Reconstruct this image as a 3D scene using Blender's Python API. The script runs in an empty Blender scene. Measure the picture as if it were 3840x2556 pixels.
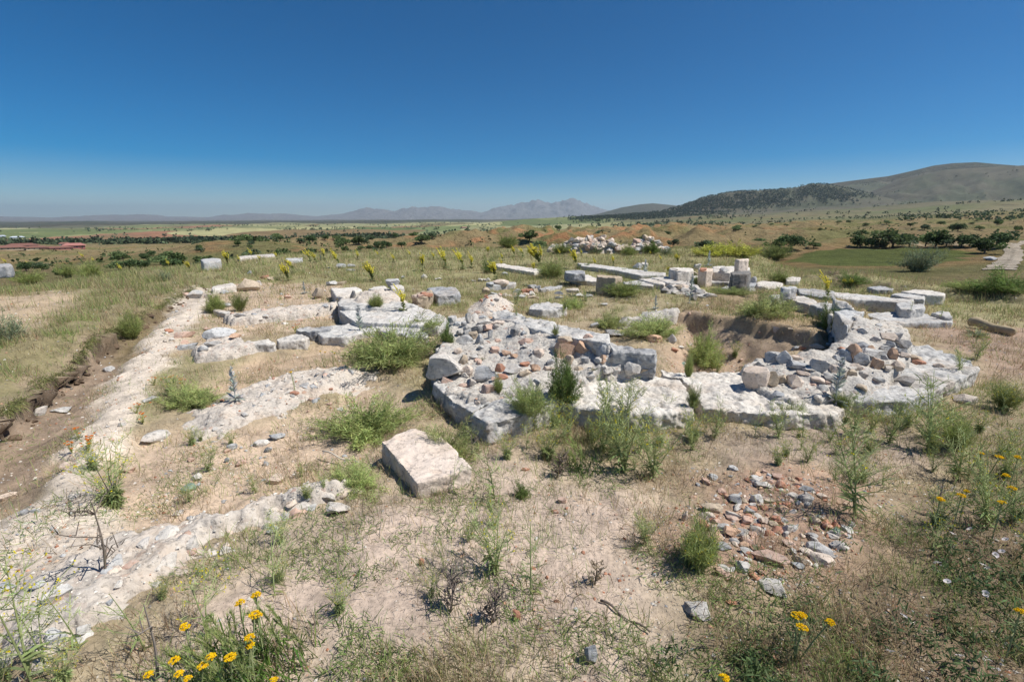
import bpy, bmesh, math, random
import numpy as np
from mathutils import Vector, Matrix
random.seed(7); RNG = np.random.default_rng(11)
SC = bpy.context.scene; COL = SC.collection
PI = math.pi; R = math.radians

# ------------------------------------------------------------------ camera
CAMZ, PITCH, F = 1.7, R(14.3), 17/36*3840
CP, SP = math.cos(PITCH), math.sin(PITCH)
cam = bpy.data.objects.new('camera', bpy.data.cameras.new('camera')); COL.objects.link(cam)
cam.location = (0, 0, CAMZ); cam.rotation_euler = (PI/2-PITCH, 0, 0)
cam.data.lens = 17; cam.data.sensor_width = 36; cam.data.clip_start = 0.05; cam.data.clip_end = 90000
SC.camera = cam

def ray(px, py):                       # direction of a picture point
    u = (px-1920)/F; v = (1278-py)/F
    return np.array((u, CP+v*SP, -SP+v*CP))
def P(px, py, z=0.0):                  # the point of the level plane z seen at a picture point
    d = ray(px, py); t = (z-CAMZ)/d[2]
    return np.array((d[0]*t, d[1]*t))
def poly(pts, z=0.0): return np.array([P(q[0], q[1], q[2] if len(q) > 2 else z) for q in pts])
def azel(px, py):
    d = ray(px, py); return math.atan2(d[0], d[1]), math.atan2(d[2], math.hypot(d[0], d[1]))

# ------------------------------------------------------------------ noise
_pt = RNG.permutation(4096).astype(np.int64)
def _h(i, j, k): return _pt[(_pt[(_pt[i & 4095]+j) & 4095]+k) & 4095]
_g2 = np.stack([np.cos(np.arange(4096)*2.399963), np.sin(np.arange(4096)*2.399963)], 1)
_g3 = RNG.normal(size=(4096, 3)); _g3 /= np.linalg.norm(_g3, axis=1)[:, None]
def n2(x, y, s=0):
    xi = np.floor(x).astype(np.int64); yi = np.floor(y).astype(np.int64); xf = x-xi; yf = y-yi
    u = xf*xf*xf*(xf*(xf*6-15)+10); v = yf*yf*yf*(yf*(yf*6-15)+10)
    def g(a, b):
        q = _g2[_h(xi+a, yi+b, s)]; return q[..., 0]*(xf-a)+q[..., 1]*(yf-b)
    a, b, c, d = g(0, 0), g(1, 0), g(0, 1), g(1, 1)
    return (a+u*(b-a)+v*(c-a+u*(a-b-c+d)))*1.5
def fbm(x, y, o=4, s=0, gain=.5):
    t = 0; a = 1
    for k in range(o):
        t = t+a*n2(x*2**k+k*17.3, y*2**k-k*9.1, s+k); a *= gain
    return t
def ridged(x, y, o=4, s=0):
    t = 0; a = 1
    for k in range(o):
        t = t+a*(1-np.abs(n2(x*2**k+k*7.7, y*2**k+k*3.1, s+k))*1.6); a *= .5
    return t/1.9
def n3(p, s=0):
    i = np.floor(p).astype(np.int64); f = p-i; w = f*f*f*(f*(f*6-15)+10); r = 0
    for a in (0, 1):
        for b in (0, 1):
            for c in (0, 1):
                q = _g3[_h(i[:, 0]+a, i[:, 1]+b, i[:, 2]+c+s)]
                d = q[:, 0]*(f[:, 0]-a)+q[:, 1]*(f[:, 1]-b)+q[:, 2]*(f[:, 2]-c)
                r = r+d*(w[:, 0] if a else 1-w[:, 0])*(w[:, 1] if b else 1-w[:, 1])*(w[:, 2] if c else 1-w[:, 2])
    return r*1.5
def fbm3(p, o=3, s=0):
    t = 0; a = 1
    for k in range(o): t = t+a*n3(p*2**k+k*5.3, s+k); a *= .5
    return t
def ss(a, b, x):
    t = np.clip((x-a)/(b-a), 0, 1); return t*t*(3-2*t)
def sdf(pl, X, Y):                     # signed distance to a polygon, positive inside
    d = np.full(X.shape, 1e18); ins = np.zeros(X.shape, bool); n = len(pl)
    for i in range(n):
        ax, ay = pl[i]; bx, by = pl[(i+1) % n]; ex, ey = bx-ax, by-ay
        t = np.clip(((X-ax)*ex+(Y-ay)*ey)/(ex*ex+ey*ey+1e-12), 0, 1)
        d = np.minimum(d, (X-ax-t*ex)**2+(Y-ay-t*ey)**2)
        if ay != by:
            ins ^= ((ay > Y) != (by > Y)) & (X < (bx-ax)*(Y-ay)/(by-ay)+ax)
    d = np.sqrt(d); return np.where(ins, d, -d)

# ------------------------------------------------------------------ objects
def tag(o, label=None, cat=None, group=None, kind=None):
    if label: o['label'] = label
    if cat: o['category'] = cat
    if group: o['group'] = group
    if kind: o['kind'] = kind
    return o
def link(name, data, parent=None, mat=None):
    o = bpy.data.objects.new(name, data); COL.objects.link(o)
    if parent: o.parent = parent
    if mat and data is not None and not data.materials: data.materials.append(mat)
    return o
def empty(name, loc, label=None, cat=None, group=None, rz=0, sc=1):
    o = link(name, None); o.location = loc; o.rotation_euler = (0, 0, rz); o.scale = (sc,)*3
    o.empty_display_size = .1
    return tag(o, label, cat, group)
def copy_tree(o, parent=None):
    c = o.copy(); COL.objects.link(c)
    if parent: c.parent = parent
    for ch in list(o.children): copy_tree(ch, c)
    return c
def mesh_np(name, V, Fc, col=None, smooth=False, mat=None):
    """V (n,3), Fc (m,k) with k 3 or 4, col (n,3)"""
    V = np.asarray(V, np.float32); Fc = np.asarray(Fc, np.int32); k = Fc.shape[1]
    m = bpy.data.meshes.new(name); m.vertices.add(len(V)); m.loops.add(Fc.size); m.polygons.add(len(Fc))
    m.vertices.foreach_set('co', V.ravel()); m.loops.foreach_set('vertex_index', Fc.ravel())
    m.polygons.foreach_set('loop_start', np.arange(0, Fc.size, k, dtype=np.int32))
    m.polygons.foreach_set('use_smooth', np.full(len(Fc), smooth))
    if col is not None:
        a = m.color_attributes.new('Col', 'FLOAT_COLOR', 'POINT')
        c = np.ones((len(V), 4), np.float32); c[:, :np.shape(col)[1]] = np.clip(col, 0, 1); a.data.foreach_set('color', c.ravel())
    m.update(calc_edges=True); m.validate()
    if mat: m.materials.append(mat)
    return m
def get_np(m):
    v = np.empty(len(m.vertices)*3, np.float32); m.vertices.foreach_get('co', v); return v.reshape(-1, 3)
def normals_np(m):
    v = np.empty(len(m.vertices)*3, np.float32); m.vertex_normals.foreach_get('vector', v); return v.reshape(-1, 3)

# ------------------------------------------------------------------ materials
class NT:
    def __init__(s, name):
        s.m = bpy.data.materials.new(name); s.m.use_nodes = True; s.t = s.m.node_tree; s.t.nodes.clear()
        s.out = s.t.nodes.new('ShaderNodeOutputMaterial')
    def n(s, ty, _in=None, **kw):
        d = s.t.nodes.new('ShaderNode'+ty)
        for k, v in kw.items(): setattr(d, k, v)
        for k, v in (_in or {}).items():
            i = d.inputs[k]
            if isinstance(v, bpy.types.NodeSocket): s.t.links.new(v, i)
            else: i.default_value = v
        return d
    def pos(s): return s.n('NewGeometry').outputs['Position']
    def noise(s, vec, scale, det=4, rough=.55, dist=0):
        return s.n('TexNoise', {'Vector': vec, 'Scale': scale, 'Detail': det, 'Roughness': rough, 'Distortion': dist}).outputs['Fac']
    def ramp(s, fac, *st):
        d = s.n('ValToRGB', {'Fac': fac}); e = d.color_ramp.elements
        while len(e) < len(st): e.new(.5)
        for q, (p, c) in zip(e, st):
            q.position = p; q.color = (c, c, c, 1) if isinstance(c, (int, float)) else (*c, 1)
        return d.outputs['Color']
    def mix(s, f, a, b, bt='MIX'):
        d = s.n('Mix', data_type='RGBA', blend_type=bt)
        for i, v in ((0, f), (6, a), (7, b)):
            if isinstance(v, bpy.types.NodeSocket): s.t.links.new(v, d.inputs[i])
            else: d.inputs[i].default_value = (*v, 1) if isinstance(v, tuple) else v
        return d.outputs[2]
    def math(s, op, a, b=0.0): return s.n('Math', {0: a, 1: b}, operation=op).outputs[0]
    def bump(s, h, dist, strength=1.0): return s.n('Bump', {'Height': h, 'Distance': dist, 'Strength': strength}).outputs['Normal']
    def finish(s, col, rough=.9, nrm=None, transl=0, spec=.25):
        i = {'Base Color': col, 'Roughness': rough, 'Specular IOR Level': spec}
        if nrm: i['Normal'] = nrm
        b = s.n('BsdfPrincipled', i).outputs[0]
        if transl:
            t = s.n('BsdfTranslucent', {'Color': col}).outputs[0]
            b = s.n('MixShader', {0: transl, 1: b, 2: t}).outputs[0]
        s.t.links.new(b, s.out.inputs[0]); return s.m

def mat_stone(name, light, mid, dark, sc=1.0, streak=.5, lichen=.0, warm=.25):
    t = NT(name); p = t.pos()
    inf = t.n('ObjectInfo').outputs['Random']
    a = t.noise(p, 2.3*sc, 5, .6, .8)
    stv = t.n('Mapping', {'Vector': p, 'Scale': (3*sc, 14*sc, 30*sc), 'Rotation': (.25, .1, .35)}).outputs[0]
    b = t.noise(stv, 1.0, 5, .65, 1.5)
    f = t.math('ADD', t.math('MULTIPLY', a, 1-streak), t.math('MULTIPLY', b, streak))
    f = t.math('ADD', f, t.math('MULTIPLY', t.math('SUBTRACT', inf, .5), .17))
    c = t.ramp(f, (.34, dark), (.47, mid), (.58, light), (.8, light))
    w = t.ramp(t.noise(p, 3.7*sc, 4, .6), (.56, 0), (.7, warm))
    c = t.mix(w, c, (.50, .34, .22))
    c = t.mix(t.ramp(t.noise(p, 1.3*sc, 7, .68, .6), (.5, 0), (.64, .42)), c, (.43, .35, .265))
    d = t.ramp(t.noise(p, 26*sc, 6, .75), (.36, 0.5), (.47, .96), (.62, 1.0))
    c = t.mix(1.0, c, d, 'MULTIPLY')
    if lichen: c = t.mix(t.ramp(t.noise(p, 9*sc, 5, .7), (.58, 0), (.66, lichen)), c, (.07, .075, .07))
    vn = t.noise(t.n('Mapping', {'Vector': p, 'Scale': (1, 2.2, 2.6), 'Rotation': (.3, .2, .5)}).outputs[0], 2.6*sc, 6, .6, 1.2)
    ln = t.ramp(vn, (.435, 1), (.443, 0), (.451, 1))
    c = t.mix(1.0, c, t.ramp(ln, (0, .6), (.6, 1.0)), 'MULTIPLY')
    h = t.math('ADD', t.noise(p, 18*sc, 8, .72), t.math('ADD', t.math('MULTIPLY', t.noise(p, 90*sc, 4, .7), .4), t.math('MULTIPLY', ln, .12)))
    return t.finish(c, .88, t.bump(h, .011/sc, .9))
def mat_plain_stone(name, c1, c2, sc=1.0):
    t = NT(name); p = t.pos(); inf = t.n('ObjectInfo').outputs['Random']
    f = t.math('ADD', t.noise(p, 7*sc, 6, .65), t.math('MULTIPLY', t.math('SUBTRACT', inf, .5), .3))
    c = t.ramp(f, (.35, c2), (.65, c1))
    c = t.mix(1.0, c, t.ramp(t.noise(p, 40*sc, 5, .7), (.33, .6), (.5, 1.0)), 'MULTIPLY')
    pale = t.ramp(t.noise(p, 11*sc, 5, .7), (.57, 0), (.68, .55))
    c = t.mix(pale, c, (.5, .46, .4)) if name != 'dark_earth' else c
    return t.finish(c, .92, t.bump(t.noise(p, 35*sc, 7, .7), .010/sc, .8))
def mat_mortar(name, base, warm, grey):
    t = NT(name); p = t.pos()
    c = t.ramp(t.noise(p, 3.2, 6, .62, .5), (.36, grey), (.52, base), (.66, warm))
    v = t.n('TexVoronoi', {'Vector': p, 'Scale': 34.0, 'Randomness': 1.0})
    sp = t.ramp(v.outputs['Color'], (.0, (.30, .27, .24)), (.3, (.55, .5, .44)), (.62, (.62, .58, .53)), (.82, (.42, .38, .34)), (.93, (.42, .19, .12)))
    m = t.ramp(t.noise(p, 6, 3), (.35, .15), (.6, .55))
    c = t.mix(m, c, sp)
    c = t.mix(1.0, c, t.ramp(t.noise(p, 30, 6, .75), (.36, .5), (.48, .97), (.7, 1.0)), 'MULTIPLY')
    h = t.math('ADD', t.math('MULTIPLY', t.noise(p, 14, 8, .75), 1.2), t.math('MULTIPLY', v.outputs['Distance'], -.5))
    return t.finish(c, .95, t.bump(h, .013, .9))
def mat_ground():
    t = NT('earth'); p = t.pos(); a = t.n('VertexColor', layer_name='Col')
    c = a.outputs['Color']
    c = t.mix(1.0, c, t.ramp(t.noise(p, 5.5, 7, .65), (.3, .62), (.5, .98), (.72, 1.18)), 'MULTIPLY')
    c = t.mix(1.0, c, t.ramp(t.noise(p, 45, 6, .7), (.34, .7), (.5, 1.0), (.7, 1.1)), 'MULTIPLY')
    v = t.n('TexVoronoi', {'Vector': p, 'Scale': 75.0, 'Randomness': 1.0})
    sp = t.ramp(v.outputs['Color'], (.0, (.2, .17, .14)), (.25, (.45, .38, .3)), (.6, (.55, .5, .43)), (.8, (.3, .27, .25)), (.9, (.38, .17, .1)))
    near = t.ramp(v.outputs['Distance'], (.18, 1), (.34, 0))
    msk = t.ramp(t.noise(p, 9, 4, .6), (.46, 0), (.62, .75))
    c = t.mix(t.math('MULTIPLY', near, msk), c, sp)
    h = t.math('ADD', t.noise(p, 25, 9, .72), t.math('MULTIPLY', near, .35))
    return t.finish(c, .97, t.bump(h, .010, .8))
def mat_col(name, rough=.8, transl=0.0, var=.25, spec=.2, scale=0):
    t = NT(name); a = t.n('VertexColor', layer_name='Col').outputs['Color']
    inf = t.n('ObjectInfo').outputs['Random']
    k = t.math('ADD', t.math('MULTIPLY', inf, var), 1-var/2)
    c = t.mix(1.0, a, t.n('CombineColor', {0: k, 1: k, 2: k}).outputs[0], 'MULTIPLY')
    if scale:
        c = t.mix(1.0, c, t.ramp(t.noise(t.pos(), scale, 7, .7), (.3, .6), (.5, 1.0), (.7, 1.25)), 'MULTIPLY')
        return t.finish(c, rough, t.bump(t.noise(t.pos(), scale*2, 8, .7), .6/scale, .9), transl, spec)
    return t.finish(c, rough, None, transl, spec)
def mat_plain():                       # farmland: fields seen from afar
    t = NT('farmland'); p = t.pos(); a = t.n('VertexColor', layer_name='Col').outputs['Color']
    mp = t.n('Mapping', {'Vector': p, 'Scale': (1/420, 1/900, 0), 'Rotation': (0, 0, .5)}).outputs[0]
    mp2 = t.n('VectorMath', {0: mp, 1: t.n('TexNoise', {'Vector': p, 'Scale': .002, 'Detail': 3}).outputs['Color']}, operation='ADD').outputs[0]
    v = t.n('TexVoronoi', {'Vector': mp2, 'Scale': 1.0, 'Randomness': .9}, distance='CHEBYCHEV')
    s = t.n('SeparateColor', {0: v.outputs['Color']}).outputs[0]
    fc = t.ramp(s, (0, (.09, .12, .045)), (.25, (.15, .18, .07)), (.4, (.36, .34, .17)), (.5, (.09, .14, .05)), (.68, (.28, .14, .085)), (.76, (.13, .15, .06)), (.9, (.34, .33, .18)))
    m = t.ramp(t.noise(p, .0016, 3), (.32, 0), (.42, .95))
    c = t.mix(t.math('MULTIPLY', m, t.n('VertexColor', layer_name='Col').outputs['Alpha']), a, fc)
    c = t.mix(1.0, c, t.ramp(t.noise(p, .02, 8, .7), (.3, .6), (.5, 1.0), (.7, 1.15)), 'MULTIPLY')
    return t.finish(c, 1.0, t.bump(t.noise(p, .03, 6, .7), 8, .5))

M = {}
M['ground'] = mat_ground()
M['hill'] = mat_col('hill_soil', 1, 0, 0, .1, .25)
M['mount'] = mat_col('mountain_rock', 1, 0, 0, .1, .012)
M['plain'] = mat_plain()
M['grass'] = mat_col('grass_blade', .75, .35, .0)
M['leaf'] = mat_col('leaf', .7, .3, .35)
M['petal'] = mat_col('petal', .6, .3, .1)
M['twig'] = mat_col('twig', .9, 0, .2)
M['pebble'] = mat_col('pebble', .95, 0, .0)
M['white'] = mat_stone('weathered_marble', (.70, .66, .60), (.61, .57, .52), (.43, .42, .40), 1, .4, .22, .3)
M['pale'] = mat_stone('pale_marble', (.62, .60, .565), (.48, .475, .46), (.27, .275, .29), 1, .55, .3, .3)
M['grey'] = mat_stone('grey_marble', (.56, .56, .55), (.42, .43, .44), (.26, .27, .29), 1, .6, .25, .2)
M['dark'] = mat_stone('dark_grey_stone', (.32, .32, .32), (.2, .205, .21), (.11, .115, .12), 1, .3, .4, .1)
M['cream'] = mat_stone('cream_limestone', (.74, .63, .54), (.70, .58, .48), (.60, .48, .39), 1, .3, 0, .45)
M['tan'] = mat_plain_stone('tan_stone', (.55, .45, .34), (.38, .31, .23))
M['orange'] = mat_plain_stone('orange_stone', (.62, .41, .28), (.46, .31, .22))
M['brick'] = mat_plain_stone('brick_red', (.52, .26, .17), (.42, .22, .15))
M['pink'] = mat_plain_stone('pink_stone', (.62, .44, .35), (.5, .35, .28))
M['clod'] = mat_plain_stone('dark_earth', (.17, .12, .08), (.10, .07, .05))
M['green'] = mat_plain_stone('green_stone', (.24, .33, .27), (.17, .24, .2))
M['mortar'] = mat_mortar('lime_mortar', (.54, .515, .465), (.54, .475, .40), (.40, .39, .375))
M['mortar_warm'] = mat_mortar('warm_lime_mortar', (.62, .545, .465), (.57, .46, .36), (.50, .45, .395))
# ------------------------------------------------------------------ regions of the site: colour, relief, cover
# (outline, level it was read at, colour, dry grass, green grass, pebbles, relief, feather)
REG = [
 # trench floor left
 ([(-200,1560),(0,1480),(200,1360),(400,1260),(560,1180),(650,1150),(520,1300),(420,1450),(260,1650),(90,1880),(-100,2050)],0,(.38,.285,.205),.30,.08,.4,-.06,.2),
 ([(380,1330),(480,1180),(600,1130),(640,1150),(560,1250),(470,1340)],0,(.26,.2,.11),.6,1.0,.1,0,.2),
 # soil between the old walls at left
 ([(640,1320),(760,1200),(800,1080),(1000,1060),(1250,1060),(1290,1180),(1100,1240),(900,1260),(700,1330)],0,(.50,.385,.275),.4,.18,.35,0,.25),
 ([(720,1480),(860,1360),(1100,1310),(1300,1290),(1470,1420),(1330,1390),(1050,1410),(860,1460)],0,(.48,.36,.25),.5,.3,.35,-.06,.15),
 ([(500,1640),(700,1610),(900,1600),(1150,1520),(1350,1420),(1520,1480),(1450,1700),(1300,1840),(1000,1900),(700,1960),(420,2020),(400,1800)],0,(.54,.415,.305),.34,.25,.55,-.09,.18),
 # broad pale strip along the trench
 ([(-150,2150),(0,2000),(90,1890),(230,1690),(330,1540),(480,1340),(620,1180),(700,1090),(830,1080),(760,1190),(660,1310),(580,1420),(500,1600),(430,1720),(380,1830),(420,1950),(400,2080),(250,2200),(-100,2420)],0,(.66,.57,.47),.07,.03,.75,.03,.12),
 # sandy spoil in the foreground
 ([(1130,1960),(1500,1850),(1750,1760),(1930,1700),(2150,1790),(2330,1830),(2480,1950),(2530,2150),(2540,2400),(2500,2800),(500,2800),(520,2520),(800,2220),(950,2090)],0,(.50,.40,.325),.08,.15,.10,.05,.5),
 # dark soil behind the rubble at right
 ([(2650,1640),(3000,1600),(3400,1640),(3500,1750),(3300,1830),(3000,1770),(2650,1760)],0,(.37,.295,.23),.4,.2,.2,.05,.2),
 # broken brick and stone at right
 ([(2560,1790),(2750,1750),(3000,1780),(3200,1850),(3260,1950),(3300,2080),(3150,2160),(3000,2260),(2750,2290),(2600,2180),(2520,1960)],0,(.37,.255,.185),.30,.08,1.0,.04,.2),
 # dark soil of the leafy mat at the lower right
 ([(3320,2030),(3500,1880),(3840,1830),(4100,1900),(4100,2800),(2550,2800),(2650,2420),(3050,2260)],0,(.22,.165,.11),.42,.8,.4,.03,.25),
 # strip of growth in front of the apse
 ([(1850,1680),(2000,1600),(2300,1560),(2650,1600),(3100,1590),(3500,1500),(3800,1400),(4050,1500),(4050,1830),(3600,1800),(3350,1640),(2950,1600),(2600,1690),(2250,1720)],0,(.33,.27,.17),.8,1.0,.2,.07,.12),
 # dry open soil right of the apse
 ([(3440,1190),(3620,1230),(4000,1230),(4000,1430),(3720,1440),(3650,1340),(3480,1280),(3420,1240)],0,(.36,.26,.19),.6,.05,.45,0,.25),
 # trodden path on the left bank
 ([(-200,1090),(0,1075),(230,1058),(330,1072),(200,1165),(80,1215),(-200,1290)],.3,(.45,.35,.24),.12,.05,.3,-.03,.35),
 # grassy ledge between the apse floor and its bent wall
 ([(2540,1165),(2700,1190),(2880,1216),(3000,1243),(3060,1270),(3110,1250),(3180,1230),(3250,1170),(3100,1100),(2900,1080),(2650,1110)],.18,(.33,.25,.15),.8,.5,.2,.19,.08),
 # earth floor of the apse
 ([(2470,1392),(2470,1300),(2530,1225),(2560,1178,.1),(2700,1193,.18),(2880,1219,.18),(3000,1246,.18),(3062,1274,.18),(3100,1292,.1),(2950,1318),(2850,1358),(2800,1402),(2650,1400)],0,(.42,.31,.225),.12,.08,.8,-.36,.42),
]
PATH = [q[1] for q in REG].index(.3)
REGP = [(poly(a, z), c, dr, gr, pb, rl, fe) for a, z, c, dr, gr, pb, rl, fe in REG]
BANK = poly([(-400,1720),(-60,1490),(0,1447),(150,1335),(300,1258),(420,1182),(560,1112),(690,1062),(760,1035),(700,1000),(500,985),(-900,985)], .33)
SCARP = poly([(3080,1020),(3250,1042),(3400,1058),(3560,1072),(3700,1086),(3900,1108),(4300,1160),(4600,1020),(3500,985),(3150,998)], .25)

# radial profiles of the land beyond the site: azimuth -> [(r, z)]
PROF = [
 (-180, [(16,0),(60,-3),(300,-12),(2000,-30),(30000,-40)]),
 (-60, [(9,0),(15,.05),(30,-1.2),(60,-4),(120,-9),(200,-12),(300,-20),(450,-26),(900,-34),(1500,-48),(3000,-62),(6000,-70),(30000,-60)]),
 (-46, [(9,0),(15,.05),(30,-1.3),(60,-4),(120,-9),(190,-11.5),(300,-20),(450,-26),(900,-34),(1500,-48),(3000,-62),(6000,-70),(30000,-60)]),
 (-36, [(9,0),(18,.05),(36,-1.2),(70,-5),(130,-9),(210,-10.5),(300,-17),(450,-27),(900,-36),(1500,-48),(3000,-60),(6000,-66),(30000,-60)]),
 (-27, [(25,0),(45,-1.5),(90,-7),(170,-9.5),(265,-7),(350,-14),(500,-28),(900,-36),(1500,-46),(3000,-56),(6000,-60),(30000,-60)]),
 (-14, [(27,0),(50,-1.8),(100,-8),(180,-11),(280,-10.5),(380,-17),(500,-28),(900,-34),(1500,-42),(3000,-50),(6000,-50),(30000,-60)]),
 (-4, [(28,0),(52,-1.8),(110,-10),(230,-14),(400,-11),(560,-18),(900,-30),(1500,-38),(3000,-42),(6000,-40),(30000,-60)]),
 (12, [(31,0),(55,-1.8),(130,-11),(260,-13),(430,-11.5),(620,-16),(1000,-24),(2000,-28),(3500,0),(30000,-40)]),
 (24, [(29,0),(50,-1.8),(100,-9),(180,-9),(300,-12),(450,-11),(700,-12),(1100,-15),(2000,-5),(3000,40),(30000,-40)]),
 (33, [(9,0),(17,0),(25,-.75),(38,-2.2),(62,-5.4),(90,-6.6),(145,-6.8),(250,-9),(420,-7),(700,-6),(1100,-4),(2000,12),(3000,55),(30000,-40)]),
 (46, [(9,0),(14,0),(22,-.8),(32,-1.9),(50,-4),(80,-6),(145,-6),(250,-7),(400,-3.5),(700,1),(1500,18),(3000,70),(30000,-40)]),
 (60, [(9,0),(14,0),(22,-.8),(32,-1.9),(50,-4),(80,-6),(145,-6),(250,-7),(400,-3.5),(700,1),(1500,18),(3000,70),(30000,-40)]),
 (180, [(16,0),(60,-3),(300,-12),(2000,-30),(30000,-40)]),
]
# skyline ridges: distance, half depth in front / behind, relief, points
RIDGE = [
 (21000, .28, .3, .55, [(-600,812),(0,812),(200,817),(330,808),(450,806),(540,804),(620,812),(780,815),(850,806),(950,802),(1100,805),(1190,812),(1300,800),(1370,788),(1480,790),(1560,780),(1620,777),(1700,787),(1800,795),(1850,785),(1950,768),(2020,760),(2100,763),(2150,754),(2190,766),(2240,782),(2300,790),(2400,802),(2700,826)]),
 (9000, .3, .3, .10, [(2150,818),(2250,800),(2330,778),(2400,766),(2450,762),(2530,770),(2600,787),(2750,822)]),
 (3600, .22, .3, .2, [(2000,834),(2200,817),(2330,806),(2480,793),(2560,770),(2640,740),(2720,723),(2800,715),(2900,712),(2980,704),(3040,688),(3100,690),(3140,698),(3220,715),(3330,742),(3480,785),(3600,820)]),
 (5400, .42, .4, .3, [(2700,800),(2900,740),(3080,692),(3200,676),(3330,660),(3420,640),(3500,620),(3570,611),(3660,607),(3750,615),(3840,622),(4000,650),(4300,690)]),
 (4300, .32, .3, .35, [(2900,800),(3100,757),(3250,724),(3382,672),(3546,636),(3711,627),(3840,620),(4100,600),(4500,640)]),
]
def land(X, Y):
    """height of the land at world points (numpy)"""
    r = np.hypot(X, Y)+1e-6; az = np.degrees(np.arctan2(X, Y)); lr = np.log(r); z = np.zeros_like(X)
    for (a0, p0), (a1, p1) in zip(PROF[:-1], PROF[1:]):
        m = (az >= a0) & (az <= a1)
        if not m.any(): continue
        t = ss(0, 1, (az[m]-a0)/(a1-a0))
        f = [np.interp(lr[m], [math.log(q[0]) for q in p], [q[1] for q in p]) for p in (p0, p1)]
        z[m] = f[0]*(1-t)+f[1]*t
    far = r > 24
    xf, yf, rf, af, lf = X[far], Y[far], r[far], az[far], lr[far]
    # badlands and rolling slopes
    amp = ss(60, 260, rf)*(1-ss(700, 1300, rf))
    q = ridged(xf/130, yf/95, 4, 40)-.62
    q2 = ridged(xf/55+.3*q, yf/45, 3, 60)-.6
    cen = np.exp(-((af-12)/20)**2)
    dz = amp*(q*(6+22*cen)+q2*(1.5+7*cen))
    dz += ss(30, 120, rf)*fbm(xf/40, yf/40, 4, 20)*np.clip(rf/300, .12, 1)*1.6
    flat = np.exp(-(((af-35)/9)**4))*ss(60, 75, rf)*(1-ss(130, 160, rf))
    dz *= 1-flat
    dz += ss(900, 2200, rf)*(fbm(xf/900, yf/700, 4, 80)*20)*(1-ss(9000, 14000, rf)*.5)
    zz = z[far]+dz
    for D, fr, bk, rel, pts in RIDGE:
        ae = [azel(*p) for p in pts]; aa = [math.degrees(p[0]) for p in ae]
        h = np.interp(af, aa, [math.tan(p[1])*D+CAMZ for p in ae], left=-400, right=-400)
        d = rf/D-1
        lowr = np.where(d < 0, np.clip(1+d/fr, 0, 1)**1.35, 1-ss(0, bk, d))
        base = -60. if D > 9500 else -25.
        rr = ridged(xf/(D*.05), yf/(D*.05), 6, int(D) % 97); h = h+(h-base if D > 9500 else 0)*(fbm(xf/900, yf/900, 6, 3, .62)*.24)*(D > 9500)
        body = base+(h-base)*lowr
        body = body-(h-base).clip(0)*rel*(1-rr)*np.clip(-d/fr, 0.0, 1)**.6*(lowr > 0)*np.where(lowr > .02, 1, 0)
        zz = np.where((h > base) & (lowr > 0), np.maximum(zz, body), zz)
    z[far] = zz
    near = r < 70
    x, y = X[near], Y[near]; dz = np.zeros_like(x)
    fade = 1-ss(30, 70, r[near])
    dz += fbm(x/3.1, y/3.1, 4, 1)*.05*fade
    wx = fbm(x*1.7, y*1.7, 3, 5)*.12; wy = fbm(x*1.7, y*1.7, 3, 9)*.12
    b = sdf(BANK, x+wx*.9+fbm(x*7, y*7, 3, 47)*.05, y+wy*.9); hb = .27*(1-ss(4.5, 11, y)*.65)*(.8+.5*fbm(y*.9, x*.9, 2, 49)).clip(.35, 1.2)
    dz += hb*(.82*ss(-.03, .04, b)+.18*ss(.03, .5, b))-.06*np.exp(-((b+.2)/.2)**2)
    c = sdf(SCARP, x+wx*2, y+wy*2); dz += .2*ss(-.5, .5, c+.25*fbm(x*2.3, y*2.3, 3, 45))+.05*np.exp(-((c)/.4)**2)*fbm(x*5, y*5, 3, 46)
    for pl, col, dr, gr, pb, rl, fe in REGP:
        if rl: dz += rl*(ss(-fe, fe, sdf(pl, x+wx, y+wy)) if rl > -.3 else ss(-.04, .6, sdf(pl, x+wx*.5, y+wy*.5)))
    dz += fbm(x*4, y*4, 4, 14)*.012*fade+np.abs(fbm(x*11, y*11, 3, 15))*.010*(1-ss(6, 14, r[near]))
    z[near] += dz
    return z
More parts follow.
